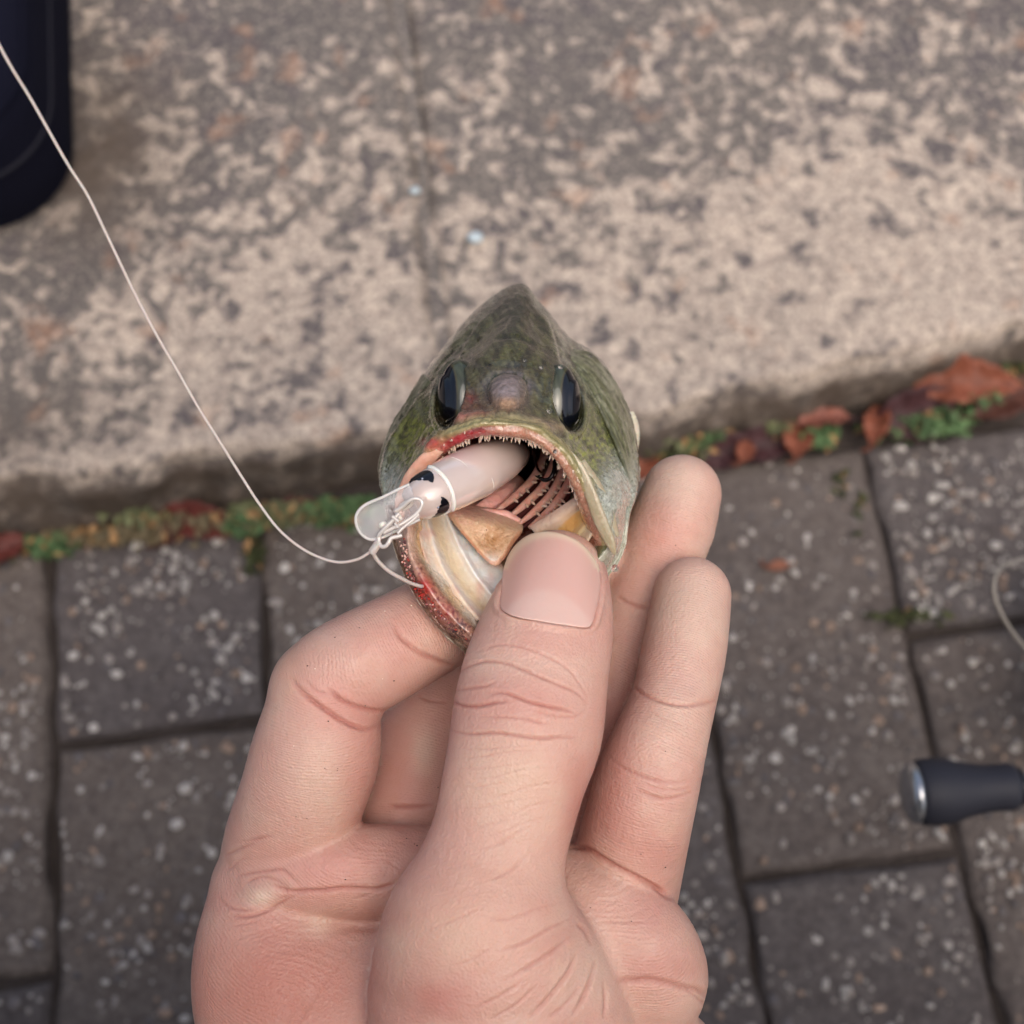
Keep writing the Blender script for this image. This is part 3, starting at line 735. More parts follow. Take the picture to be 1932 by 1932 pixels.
# skin colour: blush, pale pads, pressure marks and the web's painted shade
base = np.tile(lin(226, 183, 167), (len(hand.V), 1))
n1 = noise3(hand.V, .09, 3); n2 = noise3(hand.V, .25, 4); n3 = noise3(hand.V, .7, 8)
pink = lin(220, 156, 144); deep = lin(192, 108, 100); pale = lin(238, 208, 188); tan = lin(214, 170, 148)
def blend(c, f): 
    global base
    base = base + (np.asarray(c) - base) * np.clip(f, 0, 1)[:, None]
S_ = hand.spot
blend(pink, .30 + .30 * n1)
blend(pale, .30 * np.clip(n2, 0, 1))
blend(tan, .25 * np.clip(n3, 0, 1))
for q, c, k in [((600, 1440, 60, 120), pale, .35), ((660, 1340, 110, 50, .4), pink, .6), ((690, 1450, 40, 80), pink, .5), ((770, 1440, 90, 160), pink, .7), ((800, 1420, 25, 50), pale, .55), ((530, 1870, 200, 150), lin(186, 108, 92), .75),  # last spot paints the shade over the thumb web
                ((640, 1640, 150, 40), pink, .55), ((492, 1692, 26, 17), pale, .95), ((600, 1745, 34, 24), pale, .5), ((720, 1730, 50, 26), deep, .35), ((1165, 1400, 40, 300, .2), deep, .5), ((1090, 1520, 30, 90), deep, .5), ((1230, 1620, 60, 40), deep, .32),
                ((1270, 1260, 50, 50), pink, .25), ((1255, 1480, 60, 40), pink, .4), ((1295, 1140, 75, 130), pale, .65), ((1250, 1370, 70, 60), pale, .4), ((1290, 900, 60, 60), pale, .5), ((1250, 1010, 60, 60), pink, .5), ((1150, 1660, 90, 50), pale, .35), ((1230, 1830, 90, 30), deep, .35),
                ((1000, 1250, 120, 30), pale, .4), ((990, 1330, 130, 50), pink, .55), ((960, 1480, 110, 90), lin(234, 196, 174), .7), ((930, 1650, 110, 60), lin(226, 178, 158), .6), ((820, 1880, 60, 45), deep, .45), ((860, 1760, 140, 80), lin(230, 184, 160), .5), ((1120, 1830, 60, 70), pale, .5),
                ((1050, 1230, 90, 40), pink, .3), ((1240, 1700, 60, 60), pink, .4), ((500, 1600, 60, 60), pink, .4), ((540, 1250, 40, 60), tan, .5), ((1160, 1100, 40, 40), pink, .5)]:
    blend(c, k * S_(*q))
blend(lin(178, 92, 78), .75 * hand.red)
base = base * np.array([.79, .85, .86])
free = [(1119, 1049), (1088, 1019), (1041, 1003), (997, 1009), (966, 1036)]
outline = catmull(np.array(NAIL + free), 96, closed=True)
cen = np.array([1040, 1095])
sel = hand.front & (np.hypot((hand.u - cen[0]) / 92, (hand.v - cen[1]) / 85) < 1) & (hand.d < 240)
def quad(u, v):
    x = (u - cen[0]) / 100; y = (v - cen[1]) / 100
    return np.stack([np.ones_like(x), x, y, x * x, x * y, y * y, x ** 4, x * x * y], 1)
coef = np.linalg.lstsq(quad(hand.u[sel], hand.v[sel]), hand.d[sel], rcond=None)[0]
an_ = np.arctan2(hand.v - cen[1], hand.u - cen[0]); oa = np.arctan2(outline[:, 1] - cen[1], outline[:, 0] - cen[0]); orr = np.hypot(*(outline - cen).T)
so_ = np.argsort(oa); rr_ = np.hypot(hand.u - cen[0], hand.v - cen[1]) / np.interp(an_, oa[so_], orr[so_], period=2 * math.pi)
inn = hand.front & (rr_ < .99) & (hand.d < 240)
dt_ = np.maximum(hand.d[inn], (quad(hand.u[inn], hand.v[inn]) @ coef) + .10)
hand.V[inn] *= (dt_ / hand.d[inn])[:, None]
hand_root = empty('person', W(P(900, 2300, 240)), 'bare left hand pinching the fish\'s lower jaw, thumb in front and fingers behind', 'person')
m_skin = mat('hand_skin', attr=True, rough=.46, spec=.42, sss=.35, sss_r=(1, .38, .22), sss_s=.0035, vary=[(110, .34, (.94, .80, .77)), (380, .26, (.94, .84, .80)), (3500, .14, (.84, .72, .68))],
             bump=[('voronoi', 2000, .00028, .36), ('noise', 700, .0005, .30), ('ridge', 0, .00007, .34)], rough_vary=(500, .34, .54))
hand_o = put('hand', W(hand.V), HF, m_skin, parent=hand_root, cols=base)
# friction ridges follow the fingers: a phase that runs along each finger
def along(nodes):
    c = np.array([P(*q[:3]) for q in catmull(np.array(nodes, float), 60)])
    s_ = np.concatenate([[0], np.cumsum(np.linalg.norm(np.diff(c, axis=0), axis=1))])
    best = np.full(len(hand.V), 1e9); ph = np.zeros(len(hand.V))
    T = np.gradient(c, axis=0); T /= np.linalg.norm(T, axis=1)[:, None]
    for i in range(len(c)):
        r = hand.V - c[i]; d2 = (r * r).sum(1); b = d2 < best
        best[b] = d2[b]; ph[b] = s_[i] + (r[b] @ T[i])
    return np.sqrt(best), ph
bd = np.full(len(hand.V), 1e9); PH = np.zeros(len(hand.V))
for nd in (pinky, ring, middle, index1, index2):
    b_, p_ = along(nd); k = b_ < bd; bd[k] = b_[k]; PH[k] = p_[k]
th_d, th_p = along(thumb)
isth = th_d < bd
PH = PH + 1.2 * n1 + .5 * noise3(hand.V, .15, 21)
PH = np.where(isth, 0, PH) * (2 * math.pi / .50)
at = hand_o.data.attributes.new('Phase', 'FLOAT', 'POINT'); at.data.foreach_set('value', PH.astype(np.float32))

# specks of grit on the skin, and pale ones standing in for glints
parts = []; gc = []
for q, dark in [(z5([(533, 543), (687, 482), (903, 815), (543, 1360), (549, 1375), (460, 1365), (357, 1672), (288, 1660), (1168, 1475), (490, 1070), (718, 968), (362, 716)]), 1), (z3([(1250, 637), (1805, 360), (1820, 364), (1748, 305)]), 1), (z4([(1458, 290), (1583, 357), (1190, 580), (1405, 650)]), 1), (z8([(1190, 1392), (1245, 255)]), 1), (z5([(843, 378), (825, 802), (280, 1218), (410, 735), (1008, 343)]), 0)]:
    for (uu, vv) in q:
        k = np.argmin((hand.u - uu) ** 2 + (hand.v - vv) ** 2 + (~hand.front) * 1e6)
        parts.append((ico(1)[0] * random.uniform(.09, .17) * np.array([1.2, .8, 1]) + hand.V[k] + hand.N[k] * .03, ico(1)[1])); gc.append(np.tile(lin(46, 30, 26) if dark else lin(240, 226, 210), (len(ico(1)[0]), 1)))
gv, gf = merge(parts); tag(put('grit_glints', W(gv), gf, mat('grit_glints', attr=True, rough=.6), parent=hand_o, cols=np.vstack(gc)), kind='stuff')
# thumbnail: a thin curved plate laid in the nail bed
rings_ = np.concatenate([np.linspace(.02, .93, 26), [.97, 1.0, 1.0]]); V = []; Cs = []
nail_pink, lun, cream = lin(228, 184, 172), lin(232, 196, 184), lin(238, 216, 192)
for i, r in enumerate(rings_):
    q = cen + (outline - cen) * r
    d = quad(q[:, 0], q[:, 1]) @ coef - np.interp(q[:, 1], [1030, 1150], [.85, .36]) + (.10 if i == len(rings_) - 2 else 0) + (.9 if i == len(rings_) - 1 else 0)
    for (uu, vv), dd_ in zip(q, d):
        V.append(P(uu, vv, dd_)); c = nail_pink
        lf = 1 / (1 + math.exp(-(vv - (1112 + ((uu - 1026) / 78) ** 2 * 46)) / 3)); c = c + (lun - c) * lf
        rr = math.hypot((uu - 1040) / 88, (vv - 1100) / 88); ff = 1 / (1 + math.exp(-(rr - .985) * 40)) * (vv < 1075); c = c + (cream - c) * ff
        Cs.append(c)
n_out = len(outline); Fn = grid_faces(len(rings_), n_out, close_m=True); Fn.append(tuple(range(n_out)))
m_nail = mat('thumbnail', attr=True, rough=.28, spec=.5, sss=.3, sss_r=(1, .4, .3), sss_s=.0012, bump=[('noise', 700, .0002, .25)])
put('thumb_nail', W(np.array(V)), Fn, m_nail, parent=hand_o, cols=np.array(Cs) * .80)
# the rest of the photographer, unseen, added to shade the lower paving: jacket, trousers, shoes, head
def wcam(w): return (np.asarray(w, float) - np.array([0, 0, CAM_H])) * 1000 @ RC
class WField(Field):
    def rod(s, nodes, k, flat=1.0):
        """nodes (x, y, z, r) in cm, world axes"""
        nodes = np.array(nodes, float); nodes[:, 1] += 13.0
        nd = catmull(nodes, 14) if len(nodes) > 2 else nodes
        loc = np.full(s.n, 20.0, np.float32); X, Y, Z = np.meshgrid(*s.ax, indexing='ij', sparse=True)
        for a, b in zip(nd[:-1], nd[1:]):
            ab = b[:3] - a[:3]; t = np.clip(((X - a[0]) * ab[0] + (Y - a[1]) * ab[1] + (Z - a[2]) * ab[2]) / (ab.dot(ab) + 1e-9), 0, 1)
            d = np.sqrt((X - a[0] - t * ab[0]) ** 2 + (Y - a[1] - t * ab[1]) ** 2 + (Z - a[2] - t * ab[2]) ** 2) - (a[3] + t * (b[3] - a[3]))
            loc = np.minimum(loc, d)
        s.join(loc, (slice(None),) * 3, k)
wr = W(P(905, 2560, 238)) * 100
bf = WField((-52, -84, -1), (52, 8, 118), 1.1)
bf.rod([(0, -66, 24, 15), (0, -64, 40, 15), (0, -58, 58, 16.5), (0, -52, 72, 15)], 3); bf.rod([(-17, -50, 74, 8), (0, -50, 77, 9), (17, -50, 74, 8)], 6)
bf.rod([(0, -49, 80, 6), (0, -45, 88, 6)], 4); bf.rod([(0, -43, 94, 8.6), (0, -42, 98, 9.2), (0, -43, 103, 8.4)], 3)
for sx in (-1, 1):
    bf.rod([(sx * 10, -64, 24, 11), (sx * 20, -44, 38, 9), (sx * 26, -28, 47, 7.5)], 4)
    bf.rod([(sx * 26, -28, 46, 7.2), (sx * 25, -35, 26, 6.2), (sx * 24, -42, 9, 5)], 3)
    bf.rod([(sx * 24, -45, 4.5, 4.6), (sx * 25, -32, 3.6, 4.2), (sx * 26, -22, 3.2, 3.6)], 3)
bf.rod([(-18, -50, 73, 7.5), (-30, -38, 56, 6.2), (-24, -24, 45, 5.4), (wr[0], wr[1] - 19, wr[2], 4.6), (wr[0], wr[1] - 12.5, wr[2], 4.4)], 3)
bf.rod([(18, -50, 73, 7.5), (32, -44, 58, 6.2), (29, -32, 52, 5)], 3); bf.rod([(29, -32, 53, 4.4), (26, -24, 54.5, 3.6), (25, -20, 54, 2.6)], 2)
BV, BF = bf.mesh(); BV = relax(BV, edges_of(BF), 3)
bc = np.tile(lin(40, 43, 54), (len(BV), 1)); x_, y_, z_ = BV.T
leg_ = (z_ < 50) & (np.abs(x_) > 6) & (y_ > -49) & ~((x_ < -8) & (z_ > 38) & (y_ > -13)) | (z_ < 30)
bc[leg_] = lin(46, 48, 58); bc[z_ < 7.5] = lin(30, 28, 28)
bc[(z_ > 84)] = lin(206, 160, 138); bc[(z_ > 97) | ((z_ > 90) & (y_ < -33))] = lin(30, 26, 24); bc[(x_ > 22) & (y_ > -14) & (z_ > 50)] = lin(214, 168, 146)
put('clothed_body', BV / 100 + np.array([0, 0, .0]), BF, mat('clothing', attr=True, rough=.85, bump=[('noise', 120, .004, .5), ('noise', 800, .0008, .5)]), parent=hand_root, cols=bc)

# ------------------------------------------------------------------ the fish: head towards the camera, mouth agape
def scale_ring(ring, cu, cv, k, d, kx=None):
    return [(cu + (u - 965) * (kx or k), cv + (v - 860) * k, d) for u, v, _ in ring]
S_ring = [(975, 551, 268), (1024, 590, 267), (1078, 655, 264), (1150, 712, 263), (1196, 810, 260), (1206, 895, 252), (1190, 962, 243), (1148, 1080, 241), (930, 1236, 235), (866, 1215, 232), (797, 1140, 230), (750, 1045, 233), (722, 930, 244), (719, 868, 252), (765, 766, 258), (878, 618, 264)]
D_ring = [(972, 600, 254), (1008, 622, 254), (1062, 680, 251), (1120, 760, 250), (1168, 855, 247), (1188, 915, 242), (1182, 962, 237), (1146, 1078, 237), (930, 1232, 232), (866, 1212, 229), (799, 1139, 228), (752, 1044, 231), (730, 930, 240), (745, 855, 247), (800, 745, 250), (910, 640, 253)]
E_ring = [(962, 665, 240), (998, 672, 240), (1050, 716, 238), (1092, 795, 238), (1130, 868, 236), (1160, 922, 234), (1168, 965, 231), (1142, 1073, 233), (930, 1228, 229), (868, 1208, 227), (803, 1137, 226), (756, 1042, 229), (746, 930, 235), (776, 848, 239), (838, 742, 240), (905, 678, 240)]
E2_ring = [(960, 738, 229), (994, 745, 229), (1036, 778, 229), (1076, 828, 229), (1110, 885, 229), (1142, 940, 228), (1155, 985, 227), (1138, 1068, 230), (930, 1224, 227), (871, 1203, 225), (808, 1133, 225), (761, 1040, 227), (760, 930, 231), (790, 855, 232), (838, 795, 230), (906, 748, 229)]
L_ring = [(960, 790, 221), (1000, 797, 221), (1040, 818, 222), (1076, 850, 223), (1104, 895, 224), (1126, 950, 225), (1146, 1005, 226), (1128, 1060, 228), (930, 1218, 225), (875, 1196, 224), (813, 1128, 223), (766, 1037, 225), (772, 930, 228), (790, 870, 227), (815, 828, 224), (888, 795, 221)]
LF_ring = [(960, 802, 219.5), (1000, 810, 219.5), (1034, 830, 220.5), (1066, 862, 222), (1092, 905, 223.5), (1112, 955, 225), (1130, 1005, 226.5), (1115, 1058, 228.5), (932, 1205, 224.5), (881, 1186, 223.5), (822, 1120, 223), (775, 1035, 224.5), (782, 935, 227.5), (800, 880, 226.5), (828, 842, 223.5), (893, 808, 220)]
I_ring = [(960, 826, 222), (998, 832, 222), (1030, 850, 223), (1058, 880, 225), (1080, 920, 227), (1095, 965, 229), (1110, 1008, 231), (1098, 1056, 232), (936, 1186, 227), (892, 1168, 226), (836, 1104, 226), (792, 1030, 228), (798, 943, 231), (814, 892, 230), (842, 856, 226), (900, 826, 223)]
W_ring = [(965, 812, 240), (1000, 817, 240), (1040, 838, 242), (1072, 872, 244), (1090, 915, 244), (1090, 958, 242), (1076, 995, 240), (1055, 1048, 238), (945, 1155, 235), (906, 1134, 235), (860, 1072, 235), (820, 1012, 236), (820, 948, 240), (842, 892, 243), (875, 850, 242), (920, 815, 240)]
W2_ring = [(972, 815, 258), (1000, 820, 258), (1028, 838, 260), (1050, 868, 261), (1058, 903, 260), (1050, 938, 257), (1030, 962, 254), (1005, 990, 250), (962, 1018, 246), (930, 1008, 246), (903, 980, 248), (886, 950, 252), (886, 915, 257), (898, 880, 260), (918, 850, 260), (945, 825, 259)]
T_ring = [(985 + 34 * math.sin(k * math.pi / 8), 872 - 34 * math.cos(k * math.pi / 8), 284) for k in range(16)]
T2_ring = [(985 + 6 * math.sin(k * math.pi / 8), 872 - 6 * math.cos(k * math.pi / 8), 300) for k in range(16)]
body = [scale_ring(S_ring, 966, 800, .10, 418, .05), scale_ring(S_ring, 966, 798, .16, 400, .10), scale_ring(S_ring, 966, 796, .32, 366, .26), scale_ring(S_ring, 966, 795, .50, 330, .45), scale_ring(S_ring, 966, 796, .70, 298, .66), scale_ring(S_ring, 966, 808, .88, 280, .88)]
RINGS = body + [S_ring, D_ring, E_ring, E2_ring, L_ring, LF_ring, I_ring, W_ring, W2_ring, T_ring, T2_ring]
NR = 480
R0 = np.stack([catmull(np.array(r, float), NR, closed=True) for r in RINGS])            # (k, NR, 3) in (u, v, d)
per = 16; MR = (len(RINGS) - 1) * per + 1
Rg = np.stack([catmull(R0[:, j], MR) for j in range(NR)], 1)                             # (MR, NR, 3)
FV = np.array([P(*q) for q in Rg.reshape(-1, 3)])
FF = np.array(grid_faces(MR, NR, close_m=True))[:, ::-1]
FE = edges_of(FF)
FV = relax(FV, FE, 2)
fish = Skin(FV, FF, cell=5, tol=2.5)
fs = np.repeat(np.arange(MR) / per, NR)                                                  # ring parameter per vertex
fa = np.tile(np.arange(NR) / NR * 16, MR)                                                # angle parameter per vertex
NB = len(body)
iS, iD, iE, iE2, iL, iLF, iI, iW, iW2, iT = range(NB, NB + 10)
_m = (fs > iS + .5) & (fs < iE2)
if (fish.N[_m, 2]).mean() < 0:
    FF = FF[:, ::-1].copy(); fish = Skin(FV, FF, cell=5, tol=2.5)
ext = fs < iL + .3
# forms of the head
def dome(u, v, ru, rv, h):
    rho = np.hypot((fish.u - u) / ru, (fish.v - v) / rv)
    g = np.sqrt(np.clip(1 - rho ** 2, 0, 1)) * fish.front
    gr = np.exp(-((rho - 1.06) / .12) ** 2) * fish.front
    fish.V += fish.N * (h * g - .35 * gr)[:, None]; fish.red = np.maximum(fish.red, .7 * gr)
dome(958, 738, 40, 30, 1.7)
fish.blob(905, 745, 22, 26, -.7); fish.blob(1012, 748, 20, 26, -.7)
fish.blob(960, 640, 46, 50, .5); pass
fish.blob(905, 790, 40, 10, .5); fish.blob(1020, 806, 34, 9, .5)
fish.blob(1150, 915, 22, 36, .9)
fish.refresh(5, 2.5)
# edges of the skull plate, cheek bones, nostrils, folds
K = fish.crease
def zf(pts): return [(698.1 + (x / 3.45) * .9434, 528.3 + (y / 3.45) * .9434) for x, y in pts]      # head close-up
K(zf([(1395, 470), (1480, 590), (1560, 730), (1640, 850), (1740, 980), (1810, 1120)]), 4, .6, .5, .8)
K(zf([(340, 740), (270, 860), (200, 960), (120, 1080)]), 4, .5, .5, .7)
K(zf([(1430, 590), (1500, 670), (1560, 760)]), 3, .3, .3, .6)
K([(868, 690), (882, 655), (902, 622), (938, 580)], 9, -.55, .1, 0, taper=.2); K([(1052, 695), (1044, 655), (1028, 608), (1002, 578)], 9, -.55, .1, 0, taper=.2)
K([(862, 688), (876, 652), (896, 618), (934, 574)], 3, .25, .3, .5, taper=.2); K([(1060, 695), (1052, 655), (1036, 606), (1008, 574)], 3, .25, .3, .5, taper=.2)
for cu, cv, tl in ((849, 747, .20), (1072, 755, -.20)):
    c_, s_ = math.cos(tl), math.sin(tl); x_ = (fish.u - cu) * c_ + (fish.v - cv) * s_; y_ = -(fish.u - cu) * s_ + (fish.v - cv) * c_
    rho = np.hypot(x_ / 25, y_ / 55); d0 = -fish.V[:, 2]
    f_ = np.clip((1.10 - rho) / .16, 0, 1) ** 1.5 * fish.front
    fish.V *= ((d0 + (np.maximum(d0, 247.5) - d0) * f_) / d0)[:, None]
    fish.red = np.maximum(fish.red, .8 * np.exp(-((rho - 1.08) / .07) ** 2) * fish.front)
    ring_ = np.exp(-((rho - 1.25) / .12) ** 2) * fish.front; fish.V += fish.N * (.35 * ring_)[:, None]
for cu, cv, rx in ():
    K([(cu + (rx + 2) * math.cos(a), cv + 56 * math.sin(a)) for a in np.linspace(0, 6.283, 25)], 6, -.6, .2, 0, taper=0); K([(cu + (rx + 12) * math.cos(a), cv + 66 * math.sin(a)) for a in np.linspace(0, 6.283, 25)], 3.5, .3, .2, .45, taper=0)
K(zf([(860, 410), (920, 400), (1000, 395), (1100, 430), (1200, 490)]), 4, .35, .5, .8)
K(zf([(690, 560), (800, 580), (900, 590), (1080, 600), (1230, 580)]), 5, .3, .4, .4)
K(zf([(560, 960), (640, 900), (760, 880), (860, 900)]), 4, .5, .4, .5); K(zf([(1040, 920), (1150, 930), (1260, 1000), (1340, 1080)]), 4, .5, .4, .5)
K(zf([(500, 1040), (620, 975), (760, 935), (900, 935), (1080, 960), (1220, 1010), (1330, 1090)]), 4, .6, .4, .5, taper=.1)
for (u, v) in [(892, 742), (887, 757), (912, 733), (1030, 740), (1046, 752), (1040, 765)]: fish.blob(u, v, 4.5, 5.5, -.55); fish.blob(u - 2, v - 7, 4, 2.5, .35)
for x0, y0, x1, y1 in [(800, 880, 730, 1010), (880, 870, 800, 1000), (760, 760, 700, 830), (1110, 780, 1190, 860), (940, 870, 950, 930), (1020, 860, 1060, 920), (860, 820, 800, 860)]:
    K(zf([(x0, y0), ((x0 + x1) / 2 + 14, (y0 + y1) / 2), (x1, y1)]), 2.6, .25, .4, .4)
nse = noise3(fish.V, .5, 41); nse2 = noise3(fish.V * np.array([1, 1, .5]), 1.3, 42)
fish.V += fish.N * ((.10 * nse + .09 * nse2) * (fs < iI))[:, None]
# folds along the floor of the mouth and the pleated inner wall
inner = np.clip((fs - iI) / .5, 0, 1) * np.clip((iT - fs) / 1.0, 0, 1)
fish.V += fish.N * (.35 * np.sin(fa * 9.0 + nse * 1.5) * inner * (fa > 8.3) * (fa < 13))[:, None]
fish.N = vnormals(fish.V, FF)

# fish skin colours, with wet reflections on the head painted in
fb = np.tile(lin(92, 94, 52), (len(FV), 1))
def fbl(c, f):
    global fb
    fb = fb + (np.asarray(c) - fb) * np.clip(f, 0, 1)[:, None]
Q = fish.spot
u_, v_ = fish.u, fish.v
sm = lambda x, a, b: np.clip((x - a) / (b - a), 0, 1) ** 2 * (3 - 2 * np.clip((x - a) / (b - a), 0, 1))
streak = noise3(np.stack([u_ * .09 + v_ * .055, (v_ - u_ * .5) * .012, u_ * 0], 1), 1, 51)
streak2 = noise3(np.stack([(u_ * .16 - v_ * .10), (v_ + u_ * .7) * .03, u_ * 0], 1), 1, 52)
speck = noise3(np.stack([u_ * .22, v_ * .22, u_ * 0], 1), 1, 53); speck2 = noise3(np.stack([u_ * .5, v_ * .5, u_ * 0], 1), 1, 54)
top = sm(v_, 790, 640) * ext
fbl(lin(160, 156, 140), .9 * ext * sm(v_, 820, 720))  # pale skull sides: sky reflected on wet skin, painted in
infore = 1 / (1 + np.exp(-((np.interp(v_, [540, 570, 600, 640, 690, 760], [990, 1005, 1026, 1040, 1052, 1058]) - u_) / 3))) / (1 + np.exp(-((u_ - np.interp(v_, [540, 570, 600, 640, 690, 760], [955, 935, 915, 890, 868, 868])) / 3)))
fbl(lin(50, 46, 24), .95 * ext * infore * sm(v_, 800, 740))                                           # dark olive crown, deepened by a painted dark reflection
fbl(lin(92, 78, 44), .8 * Q(960, 755, 90, 52))                            # brown snout
fbl(lin(112, 112, 70), ext * .65 * np.clip(.5 + streak, 0, 1) * (1 - sm(v_, 640, 560)))
fbl(lin(50, 52, 30), ext * .85 * np.clip(streak2 * 1.6, 0, 1))
streak3 = noise3(np.stack([u_ * .2 - v_ * .12, (v_ + u_ * .6) * .05, u_ * 0], 1), 1, 57)
fbl(lin(150, 150, 120), ext * .55 * np.clip(streak3 * 1.5 - .2, 0, 1) * (1 - .6 * infore)); fbl(lin(36, 38, 22), ext * .6 * np.clip(-streak3 * 1.5 - .3, 0, 1))
fbl(lin(172, 178, 78), ext * .9 * np.clip(Q(1112, 855, 60, 60) + Q(790, 830, 55, 60), 0, 1) * np.clip(.4 + speck * .9, 0, 1))
fbl(lin(204, 208, 200), ext * 1.3 * np.clip(Q(1155, 925, 34, 70, .35) + Q(745, 915, 26, 50, -.4) + .6 * Q(1185, 940, 30, 50), 0, 1) * np.clip(.75 + .5 * speck2, 0, 1))
fbl(lin(206, 206, 194), ext * .85 * sm(v_, 955, 1000))
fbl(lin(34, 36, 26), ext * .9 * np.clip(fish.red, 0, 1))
fbl(lin(50, 46, 28), ext * .7 * np.clip(speck - .35, 0, 1) * (v_ < 800) * 1.6)
fbl(lin(152, 136, 140), np.clip(1.25 * Q(958, 732, 36, 27), 0, .95)); fbl(lin(190, 140, 96), .7 * Q(958, 762, 24, 12)); fbl(lin(120, 104, 96), .6 * Q(985, 748, 12, 30))
fbl(lin(150, 58, 58), .75 * Q(890, 752, 9, 9)); fbl(lin(132, 72, 62), .55 * Q(880, 770, 34, 30))
fbl(lin(196, 124, 112), .8 * Q(880, 786, 40, 9, -.12)); fbl(lin(188, 160, 138), .7 * Q(1030, 800, 44, 10, .3))
up = (fa < 6.6) | (fa > 12.2); low = ~up
lipo = sm(fs, iL - .35, iL - .05) * (1 - sm(fs, iLF + .1, iLF + .35)) * up
fbl(lin(176, 162, 116), lipo * .9)
fbl(lin(120, 122, 78), lipo * .8 * np.clip(1 - np.abs(fs - iL - .35) / .16, 0, 1))
lipi = sm(fs, iLF - .15, iLF + .25) * (1 - sm(fs, iI + .15, iI + .5)) * up
fbl(lin(196, 138, 116), lipi); fbl(lin(228, 206, 186), lipi * np.clip(speck2, 0, 1) * .7)
fbl(lin(168, 28, 42), lipi * sm(u_, 950, 890) * (.9 + .3 * speck)); fbl(lin(190, 12, 36), 1.6 * Q(814, 838, 16, 10)); fbl(lin(180, 26, 40), 1.1 * Q(890, 830, 56, 11, -.1))
fbl(lin(96, 76, 88), lipi * .8 * np.clip(Q(850, 815, 34, 8, -.5) + Q(890, 806, 30, 7), 0, 1))
fbl(lin(232, 176, 148), (fs > iL - .2) * (fs < iW) * np.clip(Q(800, 880, 40, 44), 0, 1) * .9)
wall = sm(fs, iI + .2, iI + .8)
fbl(lin(214, 168, 152), wall)
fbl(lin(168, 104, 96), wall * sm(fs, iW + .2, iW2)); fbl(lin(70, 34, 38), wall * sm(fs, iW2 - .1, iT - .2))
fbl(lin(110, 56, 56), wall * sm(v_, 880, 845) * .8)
fbl(lin(142, 152, 130), wall * .9 * Q(1072, 920, 24, 48, .5)); fbl(lin(214, 150, 82), wall * Q(1095, 978, 26, 26))
lf = sm(fs, iLF + .4, iI + .1) * low * (1 - sm(fs, iW2 - .5, iW2))
fbl(lin(232, 222, 212), lf * .9); fbl(lin(222, 176, 112), lf * .75 * np.clip(np.sin(fa * 4.6 + 1.2 + .5 * nse), 0, 1))
fbl(lin(228, 178, 110), .85 * lf * Q(806, 985, 26, 60, .15))
lj = sm(fs, iS - .3, iE) * (1 - sm(fs, iLF + .2, iI)) * low * (fa > 7.5) * (fa < 11.8)
fbl(lin(206, 150, 132), lj * .9); fbl(lin(122, 62, 66), lj * np.clip(speck * 1.6, 0, 1) * sm(v_, 1010, 1060)); fbl(lin(190, 40, 30), lj * np.clip(1.2 * Q(797, 1112, 18, 22) + .5 * Q(832, 1160, 26, 30), 0, 1)); fbl(lin(62, 40, 42), lj * Q(866, 1190, 26, 26) * np.clip(.5 + speck2, 0, 1))
fbl(lin(236, 206, 190), lj * .8 * Q(778, 1020, 18, 40))
m_fish = mat('fish_skin', attr=True, rough=.30, spec=.6, sss=.12, sss_r=(1, .6, .4), sss_s=.0015, coat=1, coat_r=.06, rough_vary=(900, .14, .42),
             vary=[(500, .35, (.55, .56, .42)), (1600, .5, (.5, .5, .4)), (4200, .3, (.65, .65, .55))], bump=[('voronoi', 620, .0005, .5), ('noise', 900, .0007, .6), ('noise', 3000, .0002, .5)])
fish_root = empty('fish', W(P(960, 900, 300)), 'small olive green bass held up by its lower jaw with its mouth wide open', 'fish')
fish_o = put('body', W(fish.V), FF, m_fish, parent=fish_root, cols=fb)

# eyes
m_eye = mat('fish_eye', attr=True, rough=.12, spec=.5, coat=.6, coat_r=.03)
def eye(u, v, d, r, axis):
    c = P(u, v, d); ax = np.array(axis, float); ax /= np.linalg.norm(ax)
    t = np.array([0, 1, 0.]) - ax * ax[1]; t /= np.linalg.norm(t); b = np.cross(ax, t)
    V = []; Cs = []; n, m = 40, 48
    for i in range(n):
        ph = math.pi * i / (n - 1)
        for j in range(m):
            a = 2 * math.pi * j / m
            x, y, z = math.sin(ph) * math.cos(a), math.sin(ph) * math.sin(a), math.cos(ph)
            flat = .80 + (.08 if ph < .6 else 0)
            V.append(c + r * (t * x * 1.5 + b * y + ax * z * flat))
            g = math.degrees(ph)
            col = lin(6, 8, 18) if g < 58 else lin(72, 68, 46) if g < 61 else lin(74, 80, 64)
            if g > 61: col = col * (.75 + .35 * math.sin(a * 9 + g * .3) * .5) * (1 if g < 84 else .5)
            Cs.append(col)
    o = put('eye', W(np.array(V)), grid_faces(n, m, close_m=True), m_eye, parent=fish_root, cols=np.array(Cs))
    return
    ring = [c + r * (.62 * ax + 1.02 * (t * 1.75 * math.cos(a) + b * math.sin(a)) * .80) for a in np.linspace(0, 2 * math.pi, 49)]
    vv, ff = sweep(np.array(ring), .20, 8, caps=False)
    put('eye_rim', W(vv), ff, m_fishdark, parent=o)
m_fishdark = mat('eye_rim_skin', lin(44, 42, 26), rough=.3, spec=.6, coat=.5, bump=[('noise', 1500, .0004, .5)])
eye(868, 750, 243.6, 5.0, (-.93, -.02, .36)); eye(1053, 758, 243.6, 5.0, (.93, -.02, .36))

